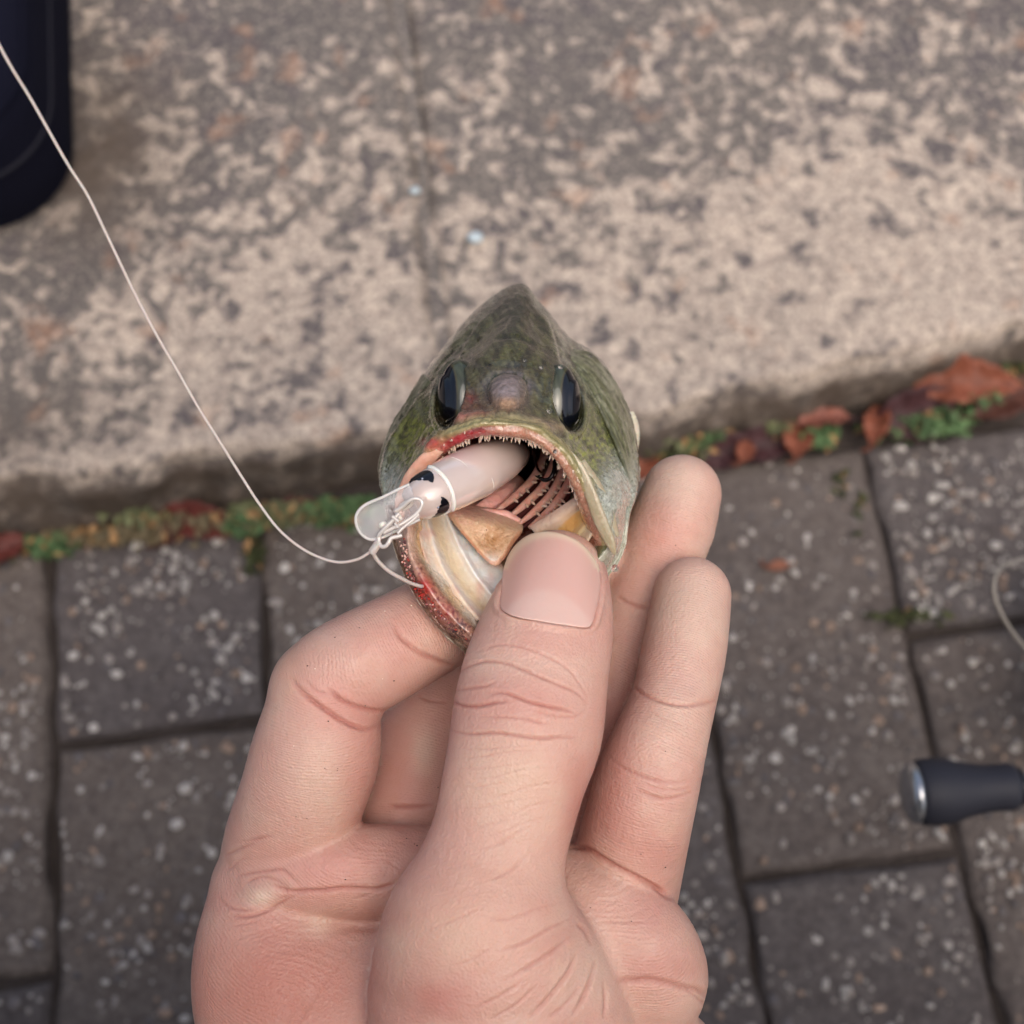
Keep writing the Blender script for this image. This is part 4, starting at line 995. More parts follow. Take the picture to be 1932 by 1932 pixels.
# brush-like teeth along the upper lip
m_tooth = mat('teeth', lin(214, 186, 168), rough=.35, spec=.5, sss=.3, sss_s=.001)
parts = []
lipc = catmull(np.array(LF_ring, float), 400, closed=True); linn = catmull(np.array(I_ring, float), 400, closed=True)
for k in range(430):
    t = random.uniform(-2.3, 4.6); i = int(t / 16 * 400) % 400
    f = random.random() ** .8; q = lipc[i] * (1 - f) + linn[i] * f
    p = P(*q); p = p + np.array([0, 0, -.1])
    ln = random.uniform(.5, 1.15) * (.5 + .6 * f)
    dr = np.array([random.gauss(0, .18), -1, .35 - .2 * f + random.gauss(0, .1)]); dr /= np.linalg.norm(dr)
    parts.append(sweep(np.array([p - dr * .3, p + dr * ln * .5, p + dr * ln]), [.19, .15, .05], 5))
tv, tf = merge(parts); th_o = put('teeth', W(tv), tf, m_tooth, parent=fish_root); tag(th_o, kind='stuff')

def strip(path_px, widths, thick, name, mt, parent, cols=None, n=40, seg=16, up=None):
    c = np.array([P(*q) for q in catmull(np.array(path_px, float), n)])
    w = np.interp(np.linspace(0, 1, n), np.linspace(0, 1, len(widths)), widths)
    v, f = sweep(c, w, seg, flat=thick, up=up if up is not None else [0, 0, 1])
    return put(name, W(v), f, mt, parent=parent, cols=cols)
# jaw bones at the sides of the mouth: silvery, thin
m_max = mat('jaw_bone_skin', lin(176, 164, 138), rough=.28, spec=.6, sss=.25, sss_s=.0012, coat=.4, vary=[(500, .5, (.62, .62, .52)), (1800, .35, (.75, .7, .62))], bump=[('noise', 1200, .0004, .5)])
strip([(1062, 842, 223.3), (1092, 880, 223.5), (1112, 925, 224), (1130, 975, 225), (1150, 1020, 226), (1160, 1046, 226.5)], [.5, .9, 1.1, 1.3, 1.0, .3], .4, 'upper_jaw_bone', m_max, fish_root, up=[-.35, .2, .9])
strip([(1100, 868, 228), (1126, 915, 227.6), (1148, 968, 227.6), (1166, 1012, 228.5)], [.4, 1.0, 1.2, .3], .32, 'upper_jaw_bone', m_max, fish_root, up=[.3, .2, .9])
m_maxl = mat('left_jaw_skin', lin(226, 178, 154), rough=.3, spec=.5, sss=.3, sss_s=.0015, vary=[(500, .5, (.8, .55, .45))], bump=[('noise', 1200, .0004, .5)])
strip([(842, 838, 223.5), (806, 868, 225.5), (780, 905, 227), (762, 950, 228), (757, 1000, 228)], [.5, 1.5, 1.9, 1.8, .9], .45, 'upper_jaw_bone', m_maxl, fish_root, up=[.35, .2, .9])

# gill covers: thin plates standing a little off the head
m_op = mat('gill_cover', lin(100, 100, 70), rough=.28, spec=.6, coat=.5, vary=[(300, .6, (.5, .52, .4)), (1500, .4, (.6, .6, .5))], bump=[('noise', 1000, .0005, .5)])
def plate(outer, inner, name, mt, th=.7, n=150, m=44):
    a = catmull(np.array(outer, float), n); b = catmull(np.array(inner, float), n); V = []; Qp = []
    for i in range(n):
        for j in range(m):
            t = j / (m - 1); q = a[i] * (1 - t) + b[i] * t; q[2] -= 1.6 * math.sin(math.pi * min(1, t * 1.05))
            V.append(P(*q)); Qp.append((i / n, t, q[0], q[1]))
    V = np.array(V); Qp = np.array(Qp); U_, T_p, uu, vv = Qp.T
    s1 = noise3(np.stack([T_p * 9 + U_ * 2, U_ * 5, 0 * U_], 1), 1, 91); s2 = noise3(np.stack([T_p * 26 + U_ * 6, U_ * 16, 0 * U_], 1), 1, 92); s3 = noise3(np.stack([uu * .25, vv * .25, 0 * U_], 1), 1, 93)
    c = np.tile(lin(100, 102, 68), (len(V), 1))
    def mixc(col, f):
        nonlocal c
        c = c + (lin(*col) - c) * np.clip(f, 0, 1)[:, None]
    mixc((150, 148, 126), .7 * np.clip(s1 + .2, 0, 1)); mixc((52, 54, 34), .8 * np.clip(s2 * 1.4 - .1, 0, 1)); mixc((158, 156, 132), .6 * np.clip(-s2 * 1.4 - .2, 0, 1)); mixc((48, 50, 32), .6 * np.clip(s3 - .3, 0, 1) * 1.5)
    mixc((206, 206, 192), .8 * np.clip((U_ - .75) / .25, 0, 1)); mixc((58, 60, 40), np.exp(-((T_p - .98) / .03) ** 2) * .7)
    Fp = grid_faces(n, m); Np = vnormals(V, np.array(Fp)); V = V + Np * (.10 * s2 + .08 * s3)[:, None]
    o = put(name, W(V), Fp, mt, parent=fish_root, cols=c)
    md = o.modifiers.new('thick', 'SOLIDIFY'); md.thickness = th / 1000; md.offset = 0
m_op = mat('gill_cover', attr=True, rough=.28, spec=.6, coat=.7, coat_r=.1, vary=[(1500, .3, (.6, .6, .5))], bump=[('noise', 900, .0006, .6)])
plate([(1080, 660, 264), (1112, 669, 264), (1150, 708, 263), (1184, 772, 262), (1199, 835, 259), (1206, 905, 252)], [(1070, 690, 254), (1100, 720, 252), (1130, 770, 250), (1158, 830, 247), (1178, 885, 244), (1190, 930, 242)], 'gill_cover', m_op)
plate([(800, 706, 262), (768, 758, 261), (736, 812, 259), (718, 866, 255), (717, 900, 250), (724, 935, 245)], [(818, 726, 252), (790, 772, 251), (764, 822, 249), (746, 868, 246), (738, 905, 243), (738, 938, 240)], 'gill_cover', m_op)
m_fin = mat('pale_membrane', lin(226, 214, 190), rough=.35, sss=.3, sss_s=.001)
plate([(1192, 778, 268), (1200, 795, 268), (1204, 820, 267), (1200, 860, 264)], [(1184, 778, 266), (1188, 800, 265), (1190, 825, 264), (1192, 860, 262)], 'gill_membrane', m_fin)

# inside the mouth: tongue, gill arches with rakers, throat folds
m_tongue = mat('tongue', attr=True, rough=.45, spec=.4, sss=.45, sss_r=(1, .5, .35), sss_s=.003, coat=.15, vary=[(700, .3, (.8, .66, .6)), (2200, .35, (.75, .62, .5))], bump=[('noise', 900, .0008, .6), ('noise', 2600, .0003, .5)])
to = [(836, 952, 241), (856, 986, 236), (884, 1020, 234), (912, 1052, 232), (934, 1066, 231), (952, 1052, 232), (968, 1026, 234), (985, 1000, 238), (978, 978, 246), (945, 956, 250), (900, 946, 249), (864, 946, 245)]
oc = catmull(np.array(to, float), 72, closed=True); cc = np.array([918, 1000, 235.8]); V = []; Cs = []
for r in np.concatenate([np.linspace(.02, .8, 14), np.linspace(.84, 1, 6), [1.02]]):
    for q in oc:
        z = cc + (q - cc) * r; z[2] = q[2] * r ** 2 + cc[2] * (1 - r ** 2) + 2.0 * max(0, (r - .72) / .3) ** 2.2 - .5 + .25 * noise3(np.array([[z[0], z[1], 0]]), .05, 65)[0] + .06 * noise3(np.array([[z[0], z[1], 0]]), .2, 66)[0]
        V.append(P(*z))
        g = math.exp(-((z[0] - 930) / 34) ** 2 - ((z[1] - 1018) / 26) ** 2)
        nn = noise3(np.array([z]), .25, 61)[0]; n4 = noise3(np.array([z]), .6, 62)[0]
        c = lin(226, 196, 166); c = c + (lin(186, 142, 98) - c) * min(1, max(0, g * (.8 + .9 * nn))); c = c + (lin(120, 78, 42) - c) * max(0, n4 - .25) * g * 1.2
        e = math.exp(-((z[0] - 925) / 22) ** 2 - ((z[1] - 1058) / 12) ** 2); c = c + (lin(216, 208, 200) - c) * min(1, e)
        c = c + (lin(224, 176, 160) - c) * min(1, max(0, (990 - z[1]) / 26 + .5 * nn))
        if r > .9 and z[1] > 1000: c = c + (lin(224, 150, 110) - c) * .5
        Cs.append(c)
put('tongue', W(np.array(V)), grid_faces(21, 72, close_m=True), m_tongue, parent=fish_root, cols=np.array(Cs))
m_gill = mat('gill_arch', lin(218, 168, 154), rough=.35, spec=.5, sss=.35, sss_s=.002, coat=.3, vary=[(600, .5, (.78, .5, .45))], bump=[('noise', 900, .0006, .6)])
m_slit = mat('gill_slit', lin(64, 20, 20), rough=.5)
arches = [[(935, 965, 244), (970, 938, 248), (1004, 905, 252), (1022, 872, 256), (1026, 850, 260)], [(958, 978, 243), (992, 950, 246), (1024, 918, 249), (1042, 882, 252), (1044, 858, 256)],
          [(980, 988, 242.5), (1012, 962, 245), (1040, 932, 247), (1058, 898, 249), (1062, 872, 252)], [(998, 996, 242), (1028, 972, 244), (1052, 945, 245), (1072, 910, 247), (1076, 885, 250)]]
for k, a in enumerate(arches):
    o = strip(a, [.4, .78, .85, .8, .5], .7, 'gill_arch', m_gill, fish_root)
    s_ = [(u + 6, v + 8, d + 1.1) for u, v, d in a]
    strip(s_[:-1], [.3, .95, .95, .6], .6, 'gill_slit', m_slit, o)
    parts = []; pts = catmull(np.array(a, float), 14)
    for i in range(3, 13):
        p = P(*pts[i]); dr = np.array([.55, -.25, .75]) + np.random.default_rng(i + k).normal(0, .15, 3); dr /= np.linalg.norm(dr)
        ln = .7 + .5 * ((i * 7 + k) % 3) / 2 + .5 * (k == 3); parts.append(sweep(np.array([p, p + dr * (1 + ln * .5), p + dr * (1 + ln)]), [.36, .26, .06], 6))
    tv, tf = merge(parts); put('gill_rakers', W(tv), tf, m_tooth, parent=o)
# throat folds beside the lure and the membrane that ties the jaw to the tongue
m_pink = mat('mouth_flesh', lin(226, 172, 162), rough=.3, spec=.5, sss=.4, sss_s=.002, coat=.35, vary=[(400, .6, (.8, .6, .6))], bump=[('noise', 700, .0008, .6)])
strip([(900, 958, 245), (935, 945, 248), (962, 925, 252), (980, 905, 258)], [.6, 2.0, 2.0, 1.3], .6, 'throat_fold', m_pink, fish_root)
strip([(885, 962, 243), (920, 968, 243), (955, 972, 243.5), (985, 985, 243)], [.4, .9, 1.0, .4], .7, 'throat_fold', m_pink, fish_root)
m_memb = mat('jaw_membrane', attr=True, rough=.42, spec=.4, sss=.5, sss_r=(1, .6, .4), sss_s=.003, coat=.12, vary=[(260, .22, (.95, .82, .78)), (1300, .2, (.9, .8, .76))], bump=[('noise', 500, .0009, .55), ('noise', 1800, .0003, .4)])
def sheet(a, b, ca, cb, name='jaw_membrane', bow=1.0, n=40, m=14):
    a = catmull(np.array(a, float), n); b = catmull(np.array(b, float), n); V = []; Cs = []
    for i in range(n):
        for j in range(m):
            t = j / (m - 1); q = a[i] * (1 - t) + b[i] * t; q[2] -= bow * math.sin(math.pi * t)
            V.append(P(*q)); Cs.append(lin(*ca) * (1 - t) + lin(*cb) * t)
    o = put(name, W(np.array(V)), grid_faces(n, m), m_memb, parent=fish_root, cols=np.array(Cs))
    md = o.modifiers.new('thick', 'SOLIDIFY'); md.thickness = .0004
na_, nb_ = 50, 30
ea = catmull(np.array([(1000, 994, 240), (1030, 975, 238), (1064, 953, 235.5), (1092, 934, 233), (1114, 918, 230.5)], float), na_)
eb = catmull(np.array([(1060, 1060, 234), (1092, 1045, 232), (1112, 1020, 230), (1126, 992, 228.6), (1130, 960, 227.6)], float), na_)
V = []; Cs = []
sx = [0, .12, .28, .36, .55, .75, 1]; scol = np.array([lin(*q) for q in [(210, 172, 156), (228, 196, 178), (226, 190, 160), (222, 166, 104), (224, 170, 104), (232, 200, 156), (222, 196, 172)]])
for i in range(na_):
    for j in range(nb_):
        t = j / (nb_ - 1); q = ea[i] * (1 - t) + eb[i] * t
        q[2] += 1.6 * math.sin(math.pi * t) - 1.0 * math.exp(-((t - .16) / .10) ** 2) - .5 * math.exp(-((t - .7) / .05) ** 2)
        p = P(*q); V.append(p); tc_ = min(1, max(0, t + .04 * noise3(np.array([p]), .4, 77)[0]))
        Cs.append(np.array([np.interp(tc_, sx, scol[:, k]) for k in range(3)]))
o = put('jaw_membrane', W(np.array(V)), grid_faces(na_, nb_), m_memb, parent=fish_root, cols=np.array(Cs))
md = o.modifiers.new('thick', 'SOLIDIFY'); md.thickness = .0004
na_, nb_ = 60, 44
ea = catmull(np.array([(784, 962, 232), (790, 1000, 229.5), (800, 1045, 227.5), (822, 1095, 226.5), (852, 1142, 226), (884, 1178, 225.8)], float), na_)
eb = catmull(np.array([(890, 968, 244), (910, 1005, 240), (932, 1040, 237), (955, 1075, 235), (980, 1105, 234), (1000, 1130, 233.5)], float), na_)
V = []; Cs = []
stripes = [(0, (214, 170, 148)), (.06, (236, 214, 196)), (.14, (232, 200, 176)), (.2, (238, 222, 208)), (.3, (230, 202, 168)), (.42, (228, 204, 178)), (.5, (238, 224, 208)), (.56, (246, 240, 232)), (.72, (226, 224, 216)), (.85, (232, 224, 212)), (1, (226, 196, 160))]
sx = [q[0] for q in stripes]; scol = np.array([lin(*q[1]) for q in stripes])
for i in range(na_):
    for j in range(nb_):
        t = j / (nb_ - 1); q = ea[i] * (1 - t) + eb[i] * t; w = i / (na_ - 1)
        q[2] += 2.2 * math.sin(math.pi * t) - 1.3 * math.exp(-((t - .19) / .05) ** 2) - 1.5 * math.exp(-((t - .53 - .06 * w) / .045) ** 2) + .5 * math.exp(-((t - .36) / .08) ** 2)
        p = P(*q); V.append(p); n_ = noise3(np.array([p]), .35, 71)[0]
        tc_ = min(1, max(0, t + .03 * n_ - .05 * (w - .3)))
        c = np.array([np.interp(tc_, sx, scol[:, k]) for k in range(3)])
        c = c + (lin(222, 160, 150) - c) * .6 * max(0, noise3(np.array([p]), .5, 72)[0]); Cs.append(c)
o = put('jaw_membrane', W(np.array(V)), grid_faces(na_, nb_), m_memb, parent=fish_root, cols=np.array(Cs))
md = o.modifiers.new('thick', 'SOLIDIFY'); md.thickness = .0004
# rough red tooth pad on the lower jaw's left rim
parts = []
rim = catmull(np.array([(760, 1020, 224.5), (757, 1050, 223.6), (768, 1085, 223), (784, 1112, 222.6), (806, 1140, 222.4), (832, 1168, 222.6), (858, 1192, 223), (876, 1206, 223.4)], float), 80)
PCs = []
iv2, if2 = ico(1)
for k in range(240):
    i = random.randrange(80); q = rim[i] + np.array([random.gauss(7, 5), random.gauss(-3, 4), 0])
    s = random.uniform(.12, .26); p = P(q[0], q[1], q[2] + 1.0)
    parts.append((iv2 * s * np.array([1, 1, .8]) + p, if2))
    t = random.random(); c = lin(150, 92, 90) if t < .35 else lin(206, 160, 148) if t < .68 else lin(104, 62, 66) if t < .88 else lin(168, 66, 54)
    if 1095 < q[1] < 1140 and t < .75: c = lin(172, 44, 36)
    if q[1] > 1178 and t < .6: c = lin(58, 40, 44)
    if q[1] < 1050 and t < .5: c = lin(222, 176, 160)
    PCs.append(np.tile(c, (len(iv2), 1)))
tv, tf = merge(parts)
tag(put('jaw_teeth', W(tv), tf, mat('jaw_teeth', attr=True, rough=.5, spec=.35, sss=.2, sss_s=.001), parent=fish_root, cols=np.vstack(PCs)), kind='stuff')
# tail and dorsal fins, behind the head
def fin(pts, name):
    V = np.array([P(*q) for q in pts]); V2 = V + np.array([.5, 0, 0]); n = len(V)
    F = [tuple(range(n)), tuple(reversed(range(n, 2 * n)))] + [(i, n + i, n + (i + 1) % n, (i + 1) % n) for i in range(n)]
    put(name, W(np.vstack([V - np.array([.5, 0, 0]), V2])), F, mat('fin_' + name, lin(110, 108, 70), rough=.4, vary=[(300, .5, (.5, .5, .4))]), parent=fish_root, smooth=False)
fin([(966, 740, 405), (966, 720, 450), (966, 765, 462), (966, 800, 440), (966, 835, 462), (966, 880, 450), (966, 860, 405)], 'tail_fin')
fin([(966, 690, 300), (966, 655, 312), (966, 670, 340), (966, 700, 372), (966, 745, 385), (966, 735, 360), (966, 720, 330)], 'dorsal_fin')
# waterdrop hanging from the jaw bone, and beads of water on the skin
m_water = mat('water', (1, 1, 1), rough=.02, trans=1, ior=1.33)
parts = []
for (u, v, d, s) in [(1160, 1072, 226, .75), (1113, 672, 262, .5), (1037, 775, 225, .5), (845, 806, 229, .35), (990, 680, 236.5, .3), (1022, 693, 236, .4), (925, 690, 237, .4), (1058, 692, 237.5, .5), (1047, 852, 221.2, .4)]:
    parts.append((ico(2)[0] * s + P(u, v, d), ico(2)[1]))
tv, tf = merge(parts); tag(put('water_drops', W(tv), tf, m_water, parent=fish_root), kind='stuff')

# ------------------------------------------------------------------ the lure in the fish's mouth
lure = empty('fishing_lure', W(P(800, 935, 222)), 'translucent white minnow lure with clear diving lip stuck in the fish\'s mouth', 'lure')
ax_px = [(768, 953, 217.5), (790, 943, 218), (815, 931, 219), (850, 913, 221.5), (885, 896, 225), (920, 879, 230), (950, 866, 237), (972, 858, 246), (985, 854, 256)]
axis = np.array([P(*q) for q in catmull(np.array(ax_px, float), 60)])
tt = np.linspace(0, 1, 60)
rad = np.interp(tt, [0, .05, .14, .26, .40, .55, .72, .88, 1], [2.1, 3.0, 3.8, 4.4, 4.9, 5.0, 4.3, 2.9, .7])
m_lure = mat('lure_body', lin(228, 210, 202), rough=.18, spec=.6, sss=.3, sss_r=(1, .8, .7), sss_s=.004, coat=.8, coat_r=.05, trans=.28, vary=[(250, .2, (.92, .84, .80))])
v, f = sweep(axis, rad, 32, flat=1.0)
put('lure_body', W(v), f, m_lure, parent=lure)
Tl = axis[3] - axis[0]; Tl /= np.linalg.norm(Tl)
m_white = mat('white_plastic', lin(238, 232, 224), rough=.25, spec=.5, sss=.3, sss_s=.001)
m_clear = mat('clear_plastic', (.80, .80, .83), rough=.08, spec=.6, alpha=.18, coat=.6, coat_r=.03)
m_black = mat('black_paint', lin(14, 12, 18), rough=.2, spec=.6, coat=.5)
# face frame: white collar behind the eyes
k0 = 17
c0 = axis[k0]; Tk = axis[k0 + 1] - axis[k0 - 1]; Tk /= np.linalg.norm(Tk)
nrm = np.array([0, 0, 1.0]) - Tk * Tk[2]; nrm /= np.linalg.norm(nrm); bb_ = np.cross(Tk, nrm)
def around(c, r, a): return c + r * (math.cos(a) * nrm + math.sin(a) * bb_)
v, f = sweep(np.array([around(c0, rad[k0] + .05, a) for a in np.linspace(-1.25, 1.25, 24)]), .42, 8, flat=1.0)
put('collar', W(v), f, m_white, parent=lure)
for kk, a0_, a1_, r_ in ((36, -1.0, .55, .11), (38, -1.15, .2, .08), (31, .3, 1.1, .07), (24, -1.0, -.2, .06)):  # thin white arcs painted for highlights on the lure body
    ck = axis[kk]; v, f = sweep(np.array([around(ck, rad[kk] + .01, a) + Tk * .9 * math.sin((a - a0_) * 1.4) for a in np.linspace(a0_, a1_, 24)]), np.interp(np.linspace(0, 1, 24), [0, .5, 1], [.02, r_, .02]), 6)
    put('highlight_arc', W(v), f, m_white, parent=lure)
# painted eyes: black discs on the two sides of the head
for s in (1, -1):
    ki = 10
    V = []; a0 = .88 * s
    for r in np.linspace(0.02, 1, 8):
        for j in range(28):
            an = 2 * math.pi * j / 28
            along_ = r * 1.9 * math.cos(an); arc = r * .62 * math.sin(an)
            i_ = min(max(ki + along_ / .36, 0), 58); i0 = int(i_); fr = i_ - i0
            cc_ = axis[i0] * (1 - fr) + axis[i0 + 1] * fr; rr = rad[i0] * (1 - fr) + rad[i0 + 1] * fr + .10 * (1.2 - r)
            V.append(around(cc_, rr + .10, a0 + arc))
    eo = put('eye', W(np.array(V)), grid_faces(8, 28, close_m=True), m_black, parent=lure)
    p = around(axis[ki], rad[ki] + .2, a0 - .12 * s); gv = ico(2)[0] * .26 + p
    put('eye_glint', W(gv), ico(2)[1], mat('glint_silver', lin(150, 156, 170), rough=.2, metal=.7), parent=eo)  # silver bead standing in for a highlight on the eye
# clear diving lip: rounded paddle with a raised rim
lipo_ = [(772, 914), (752, 923), (722, 938), (690, 952), (674, 968), (672, 988), (682, 1008), (700, 1018), (722, 1014), (752, 999), (775, 988), (792, 980), (788, 955), (780, 932)]
def lip_d(u, v): return 214.5 - (815 - u) * .020 + (v - 960) * .012
ol = catmull(np.array(lipo_, float), 90, closed=True); cl = np.array([742, 964.0]); V = []
rows = [(.02, 0), (.5, 0), (.9, 0), (.97, -.25), (1, 0), (1, .9), (.97, 1.15), (.9, .9), (.5, .9), (.02, .9)]
for r, dz in rows:
    for q in ol:
        z = cl + (q - cl) * r; V.append(P(z[0], z[1], lip_d(*z) + dz))
F = grid_faces(len(rows), 90, close_m=True); F.append(tuple(reversed(range(90)))); F.append(tuple(9 * 90 + j for j in range(90)))
lip_o = put('diving_lip', W(np.array(V)), F, m_clear, parent=lure)
rim_path = np.array([P(q[0], q[1], lip_d(*q) - .1) for q in catmull(np.array(lipo_[:12], float), 60)])
v, f = sweep(rim_path, .26, 8); put('lip_rim', W(v), f, mat('frosted_rim', lin(236, 232, 228), rough=.25, trans=.35, ior=1.4, sss=.2, sss_s=.001), parent=lip_o)
# moulded stub and the wire tow eye
v, f = sweep(np.array([P(718, 992, 213.4), P(724, 990, 213.2), P(728, 988, 213.4)]), [.6, .65, .5], 8); put('moulded_stub', W(v), f, m_white, parent=lip_o)
m_wire = mat('snap_wire', lin(226, 218, 210), rough=.22, spec=.6, metal=.35, coat=.3)
def wire(px, r, name, parent, mt=None, n=60):
    path = np.array([P(*q) for q in catmull(np.array(px, float), n)])
    v, f = sweep(path, r, 10); return put(name, W(v), f, mt or m_wire, parent=parent)
wire([(752, 962, 213.8), (758, 953, 212.6), (770, 946, 212.2), (778, 947, 212.6), (772, 955, 213), (760, 962, 213.6)], .36, 'tow_eye', lure)
v, f = sweep(np.array([P(745, 962, 213), P(752, 972, 212.6), P(757, 981, 212.8)]), .38, 8); put('lip_pin', W(v), f, m_white, parent=lip_o)
# black treble hook hanging from the belly inside the mouth
m_hook = mat('black_nickel_hook', lin(22, 20, 22), rough=.18, metal=.9, spec=.6)
hk = empty('treble_hook', (0, 0, 0)); hk.parent = lure
def hz(pts, ds): return [(830.2 + x * .2051, 811.3 + y * .2051, d) for (x, y), d in zip(pts, ds)]
hook_px = hz([(930, 175), (1000, 195), (1045, 250), (1055, 330), (1040, 400), (1005, 450), (960, 460), (915, 440), (872, 420)], [236, 233, 231, 230, 229.5, 229.5, 230, 230.5, 231])
cpt = np.array([P(*q) for q in catmull(np.array(hook_px), 60)])
hook_root_pos = origin_of(lure)
hk_verts, hk_f = sweep(cpt, np.concatenate([np.full(48, .40), np.linspace(.40, .05, 12)]), 10)
bpx = hz([(915, 440), (905, 420), (925, 412)], [230.5, 230.3, 230.6]); bv = sweep(np.array([P(*q) for q in bpx]), [.3, .22, .05], 6)
bpy.data.objects.remove(hk)
hv, hf = merge([(hk_verts, hk_f), bv]); hko = put('treble_hook', W(hv), hf, m_hook, parent=lure)
sh = [P(*hook_px[0]), P(1012, 838, 244), P(1000, 846, 250), P(990, 852, 256)]
v, f = sweep(catmull(np.array(sh), 30), .42, 10); put('shank', W(v), f, m_hook, parent=hko)
for dv in (np.array([-6, 2, -8]), np.array([2, -7, -9])):
    q = catmull(np.array([P(1004, 842, 246), P(1004, 842, 246) + dv * .6, P(1004, 842, 246) + dv * .6 + np.array([1.2, -1, 5]), P(1004, 842, 246) + dv * .3 + np.array([2, -1, 6])]), 30)
    v, f = sweep(q, np.linspace(.4, .06, 30), 8); put('hook_point', W(v), f, m_hook, parent=hko)

# snap clip between line and lure
snap = empty('snap_clip', W(P(735, 1000, 212)), 'small wire snap clip joining the white line to the lure', 'snap')
def zs(pts, d): return [(641.5 + .9434 * x / 5.084, 773.6 + .9434 * y / 5.084, d + k * .0) for k, (x, y) in enumerate(pts)]
def zl(pts, ds):
    return [(641.5 + x * .18556, 773.6 + y * .18556, d) for (x, y), d in zip(pts, np.interp(np.linspace(0, 1, len(pts)), np.linspace(0, 1, len(ds)), ds))]
wire(zl([(385, 1330), (400, 1270), (470, 1190), (540, 1120), (600, 1050)], [212.6, 211.6, 211.2]), .34, 'snap_arm', snap)
wire(zl([(440, 1250), (520, 1210), (640, 1150), (760, 1070), (820, 1000), (835, 940), (800, 905), (740, 905), (690, 935), (640, 980), (560, 1030)], [212, 211.4, 211, 211.2, 212.4]), .34, 'snap_loop', snap, n=110)
wire(zl([(585, 1255), (650, 1190), (740, 1120), (800, 1060)], [211.2, 211]), .26, 'snap_arm', snap)
wire(zl([(400, 1280), (395, 1340), (420, 1385), (460, 1385), (490, 1355), (520, 1305), (570, 1290), (630, 1275)], [212.4, 211.6, 211.4]), .36, 'snap_latch', snap, n=70)
wire(zl([(530, 1080), (565, 1110), (595, 1135)], [210.8, 210.6]), .28, 'snap_wrap', snap, n=12)
wire(zl([(555, 1150), (575, 1175), (590, 1200)], [210.8, 210.6]), .22, 'snap_wrap', snap, n=12)

# the line with its knot
line = empty('fishing_line', W(P(708, 1033, 212)), 'white fishing line curving across the granite kerb and knotted to the snap', 'line')
m_line = mat('white_line', lin(196, 186, 180), rough=.35, spec=.5, sss=.3, sss_s=.0006)
main = [(-260, -420, 176), (-120, -150, 183), (0, 88, 190), (60, 190, 194), (125, 305, 198), (165, 368, 200), (200, 440, 202), (250, 545, 205), (290, 622, 207), (335, 700, 209), (375, 770, 210.5), (420, 842, 212), (455, 898, 213), (490, 952, 213.5), (530, 1003, 214), (580, 1041, 214), (632, 1060, 213.6), (672, 1056, 213), (700, 1040, 212.6), (710, 1030, 212.4)]
wire(main, .24, 'main_line', line, m_line, n=260)
wire(zl([(335, 1420), (345, 1470), (400, 1550), (500, 1640), (620, 1710), (720, 1760), (815, 1790), (840, 1790)], [212.4, 213.5, 216, 220, 223.4]), .34, 'tag_end', line, m_line, n=80)
parts = []
for i, t in enumerate(np.linspace(0, 1, 6)):
    c = P(*[(1 - t) * a + t * b for a, b in zip((714, 1024, 212.2), (703, 1040, 212.4))])
    d_ = P(703, 1040, 212.4) - P(714, 1024, 212.2); d_ /= np.linalg.norm(d_)
    n_ = np.array([0, 0, 1.0]) - d_ * d_[2]; n_ /= np.linalg.norm(n_); b_ = np.cross(d_, n_)
    parts.append(sweep(np.array([c + .5 * (n_ * math.cos(a) + b_ * math.sin(a)) + d_ * a * .04 for a in np.linspace(0, 6.6, 20)]), .24, 6))
v, f = merge(parts); put('knot', W(v), f, m_line, parent=line)

# ------------------------------------------------------------------ reel lying on the paving, its knob reaching into the picture
reel = empty('fishing_reel', G(2150, 1500, 0), 'fishing reel standing on the pavers, black rubber handle knob with silver cap', 'reel')
m_rub = mat('black_rubber', lin(40, 41, 50), rough=.6, spec=.4, bump=[('noise', 1500, .0003, .4)])
m_sil = mat('silver_metal', lin(196, 198, 202), rough=.22, metal=.9)
m_blk = mat('black_gloss', lin(20, 20, 24), rough=.25, spec=.6)
KD = 425.0
def lathe(p0, p1, prof, seg=36):
    p0, p1 = np.array(p0), np.array(p1); L = np.linalg.norm(p1 - p0)
    pts = np.array([p0 + (p1 - p0) * t for t, r in prof]); 
    Tt = (p1 - p0) / L; n = np.array([0, 0, 1.0]) - Tt * Tt[2]; n /= np.linalg.norm(n); b = np.cross(Tt, n); V = []
    for (t, r), c in zip(prof, pts):
        for s in range(seg):
            a = 2 * math.pi * s / seg; V.append(c + r * (n * math.cos(a) + b * math.sin(a)))
    F = grid_faces(len(prof), seg, close_m=True); F.append(tuple(range(seg))); F.append(tuple((len(prof) - 1) * seg + s for s in reversed(range(seg))))
    return np.array(V), F
kp0, kp1 = P(1722, 1496, KD), P(1918, 1484, KD)
prof = [(0, .1), (.0, 8), (.02, 10.2), (.08, 11.3), (.2, 11.6), (.32, 11.2), (.5, 9.4), (.68, 8.2), (.82, 8.0), (.93, 8.2), (.98, 7.6), (1, 6)]
v, f = lathe(kp0, kp1, prof); kn = put('handle_knob', W(v), f, m_rub, parent=reel)
v, f = lathe(P(1706, 1497, KD), P(1726, 1496, KD), [(0, .1), (0, 6.5), (.2, 8.6), (.6, 10.3), (1, 10.6), (1.0, 7)]); put('knob_cap', W(v), f, m_sil, parent=kn)
v, f = lathe(P(1916, 1484, KD), P(1926, 1483, KD), [(0, 3), (0, 6.6), (1, 6.6), (1, 3)]); put('knob_collar', W(v), f, m_blk, parent=kn)
v, f = lathe(P(1924, 1483, KD), P(2010, 1479, KD), [(0, .1), (0, 4.8), (.3, 4.6), (.5, 3.4), (1, 3.4), (1, .1)]); put('knob_shaft', W(v), f, m_sil, parent=kn)
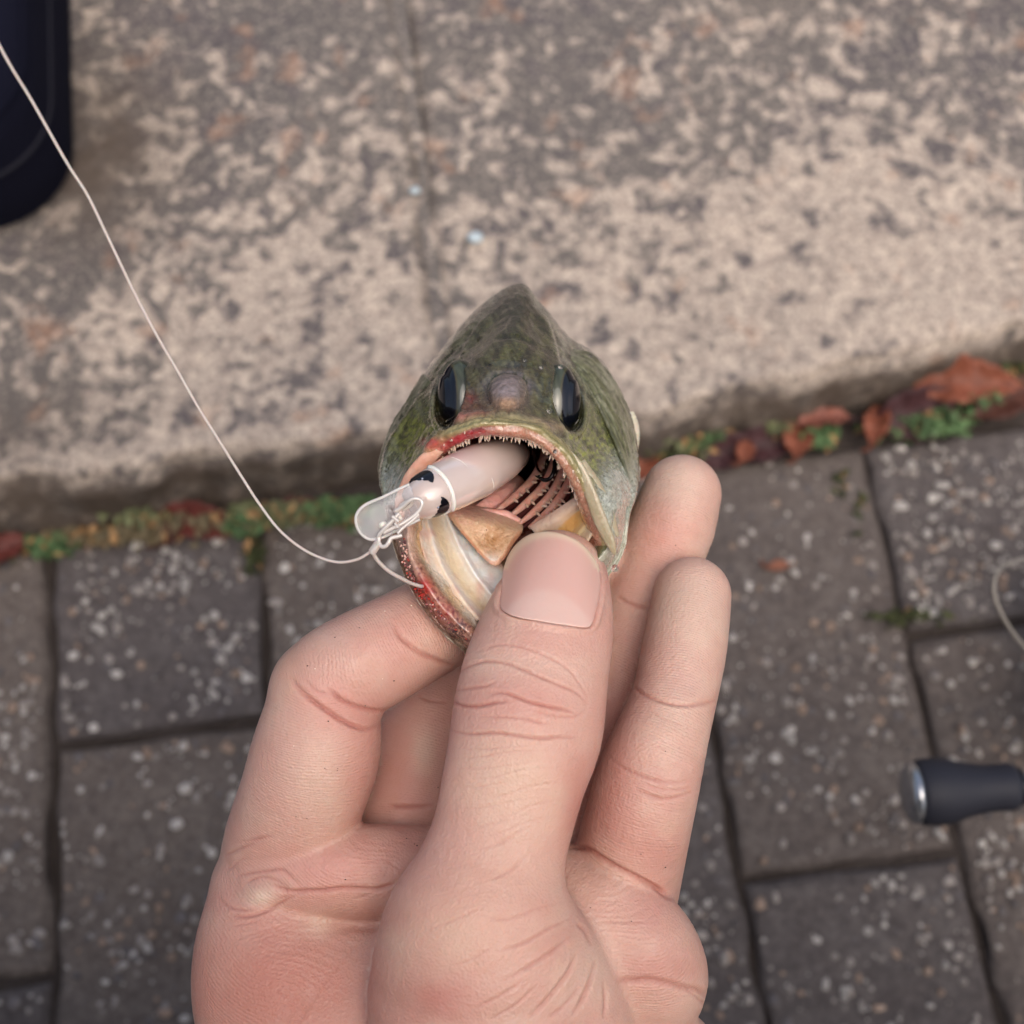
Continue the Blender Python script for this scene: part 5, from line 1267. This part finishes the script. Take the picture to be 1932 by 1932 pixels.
# crank arm, gear housing and spool beyond the right edge
k_end = P(2010, 1479, KD); kw = W(k_end)
hb = np.array([kw[0] + .062, kw[1] + .035, .052])
def wsweep(path, r, seg=16, flat=1.0, up=None): return sweep(np.array(path), r, seg, flat, up)
v, f = wsweep(catmull(np.array([kw + (-.004, 0, 0), kw + (.004, .004, -.01), (kw + hb) / 2 + (-.004, 0, 0), hb]), 20), np.interp(np.linspace(0, 1, 20), [0, .5, 1], [.0065, .0055, .008]), 14, .6); put('crank_arm', v, f, m_blk, parent=reel)
v, f = wsweep([hb + (-.004, 0, 0), hb + (.004, 0, 0), hb + (.012, .002, 0), hb + (.028, .004, 0), hb + (.040, .004, 0), hb + (.046, .004, 0)], [.006, .016, .026, .030, .024, .008], 30); put('gear_housing', v, f, m_blk, parent=reel)
sp = hb + np.array([.024, .05, .004])
v, f = wsweep([sp + (0, -.022, 0), sp + (0, -.021, 0), sp + (0, -.014, 0), sp + (0, -.012, 0), sp + (0, .008, 0), sp + (0, .010, 0), sp + (0, .016, 0), sp + (0, .018, 0)], [.010, .024, .026, .019, .019, .025, .024, .008], 36); put('spool', v, f, m_sil, parent=reel)
v, f = wsweep([sp + (0, -.016, 0), sp + (0, .009, 0)], .0222, 36); put('wound_line', v, f, mat('wound_line', lin(196, 196, 188), rough=.4), parent=reel)
ft = hb + np.array([.026, .004, 0])
v, f = wsweep([ft + (0, -.004, -.026), ft + (0, -.006, -.040), np.array([ft[0], ft[1] - .008, .006])], [.008, .006, .006], 14); put('stem', v, f, m_blk, parent=reel)
v, f = wsweep([(ft[0], ft[1] - .05, .0045), (ft[0], ft[1] - .03, .005), (ft[0], ft[1] - .008, .0055), (ft[0], ft[1] + .02, .005), (ft[0], ft[1] + .035, .0045)], [.004, .007, .008, .007, .004], 14, .5, [0, 0, 1]); put('foot', v, f, m_blk, parent=reel)
# bail wire: the pale hoop at the picture's right edge
bl = [(2100, 1360, 430), (2040, 1310, 425), (1975, 1260, 420), (1925, 1212, 418), (1890, 1160, 417), (1875, 1115, 417), (1882, 1080, 418), (1905, 1062, 420), (1945, 1052, 423), (2010, 1052, 428), (2080, 1080, 434), (2140, 1150, 440)]
m_bail = mat('bail_wire', lin(128, 122, 114), rough=.35, metal=.2, spec=.6)
path = W(np.array([P(*q) for q in catmull(np.array(bl, float), 80)]))
path = np.vstack([catmull(np.array([sp + (0, -.012, .020), (sp + path[0]) / 2 + (0, 0, .012), path[0]]), 12)[:-1], path, catmull(np.array([path[-1], (sp + path[-1]) / 2 + (.01, .02, .014), sp + (.02, -.012, .010)]), 12)[1:]])
v, f = sweep(path, .0007, 8); put('bail_wire', v, f, m_bail, parent=reel)
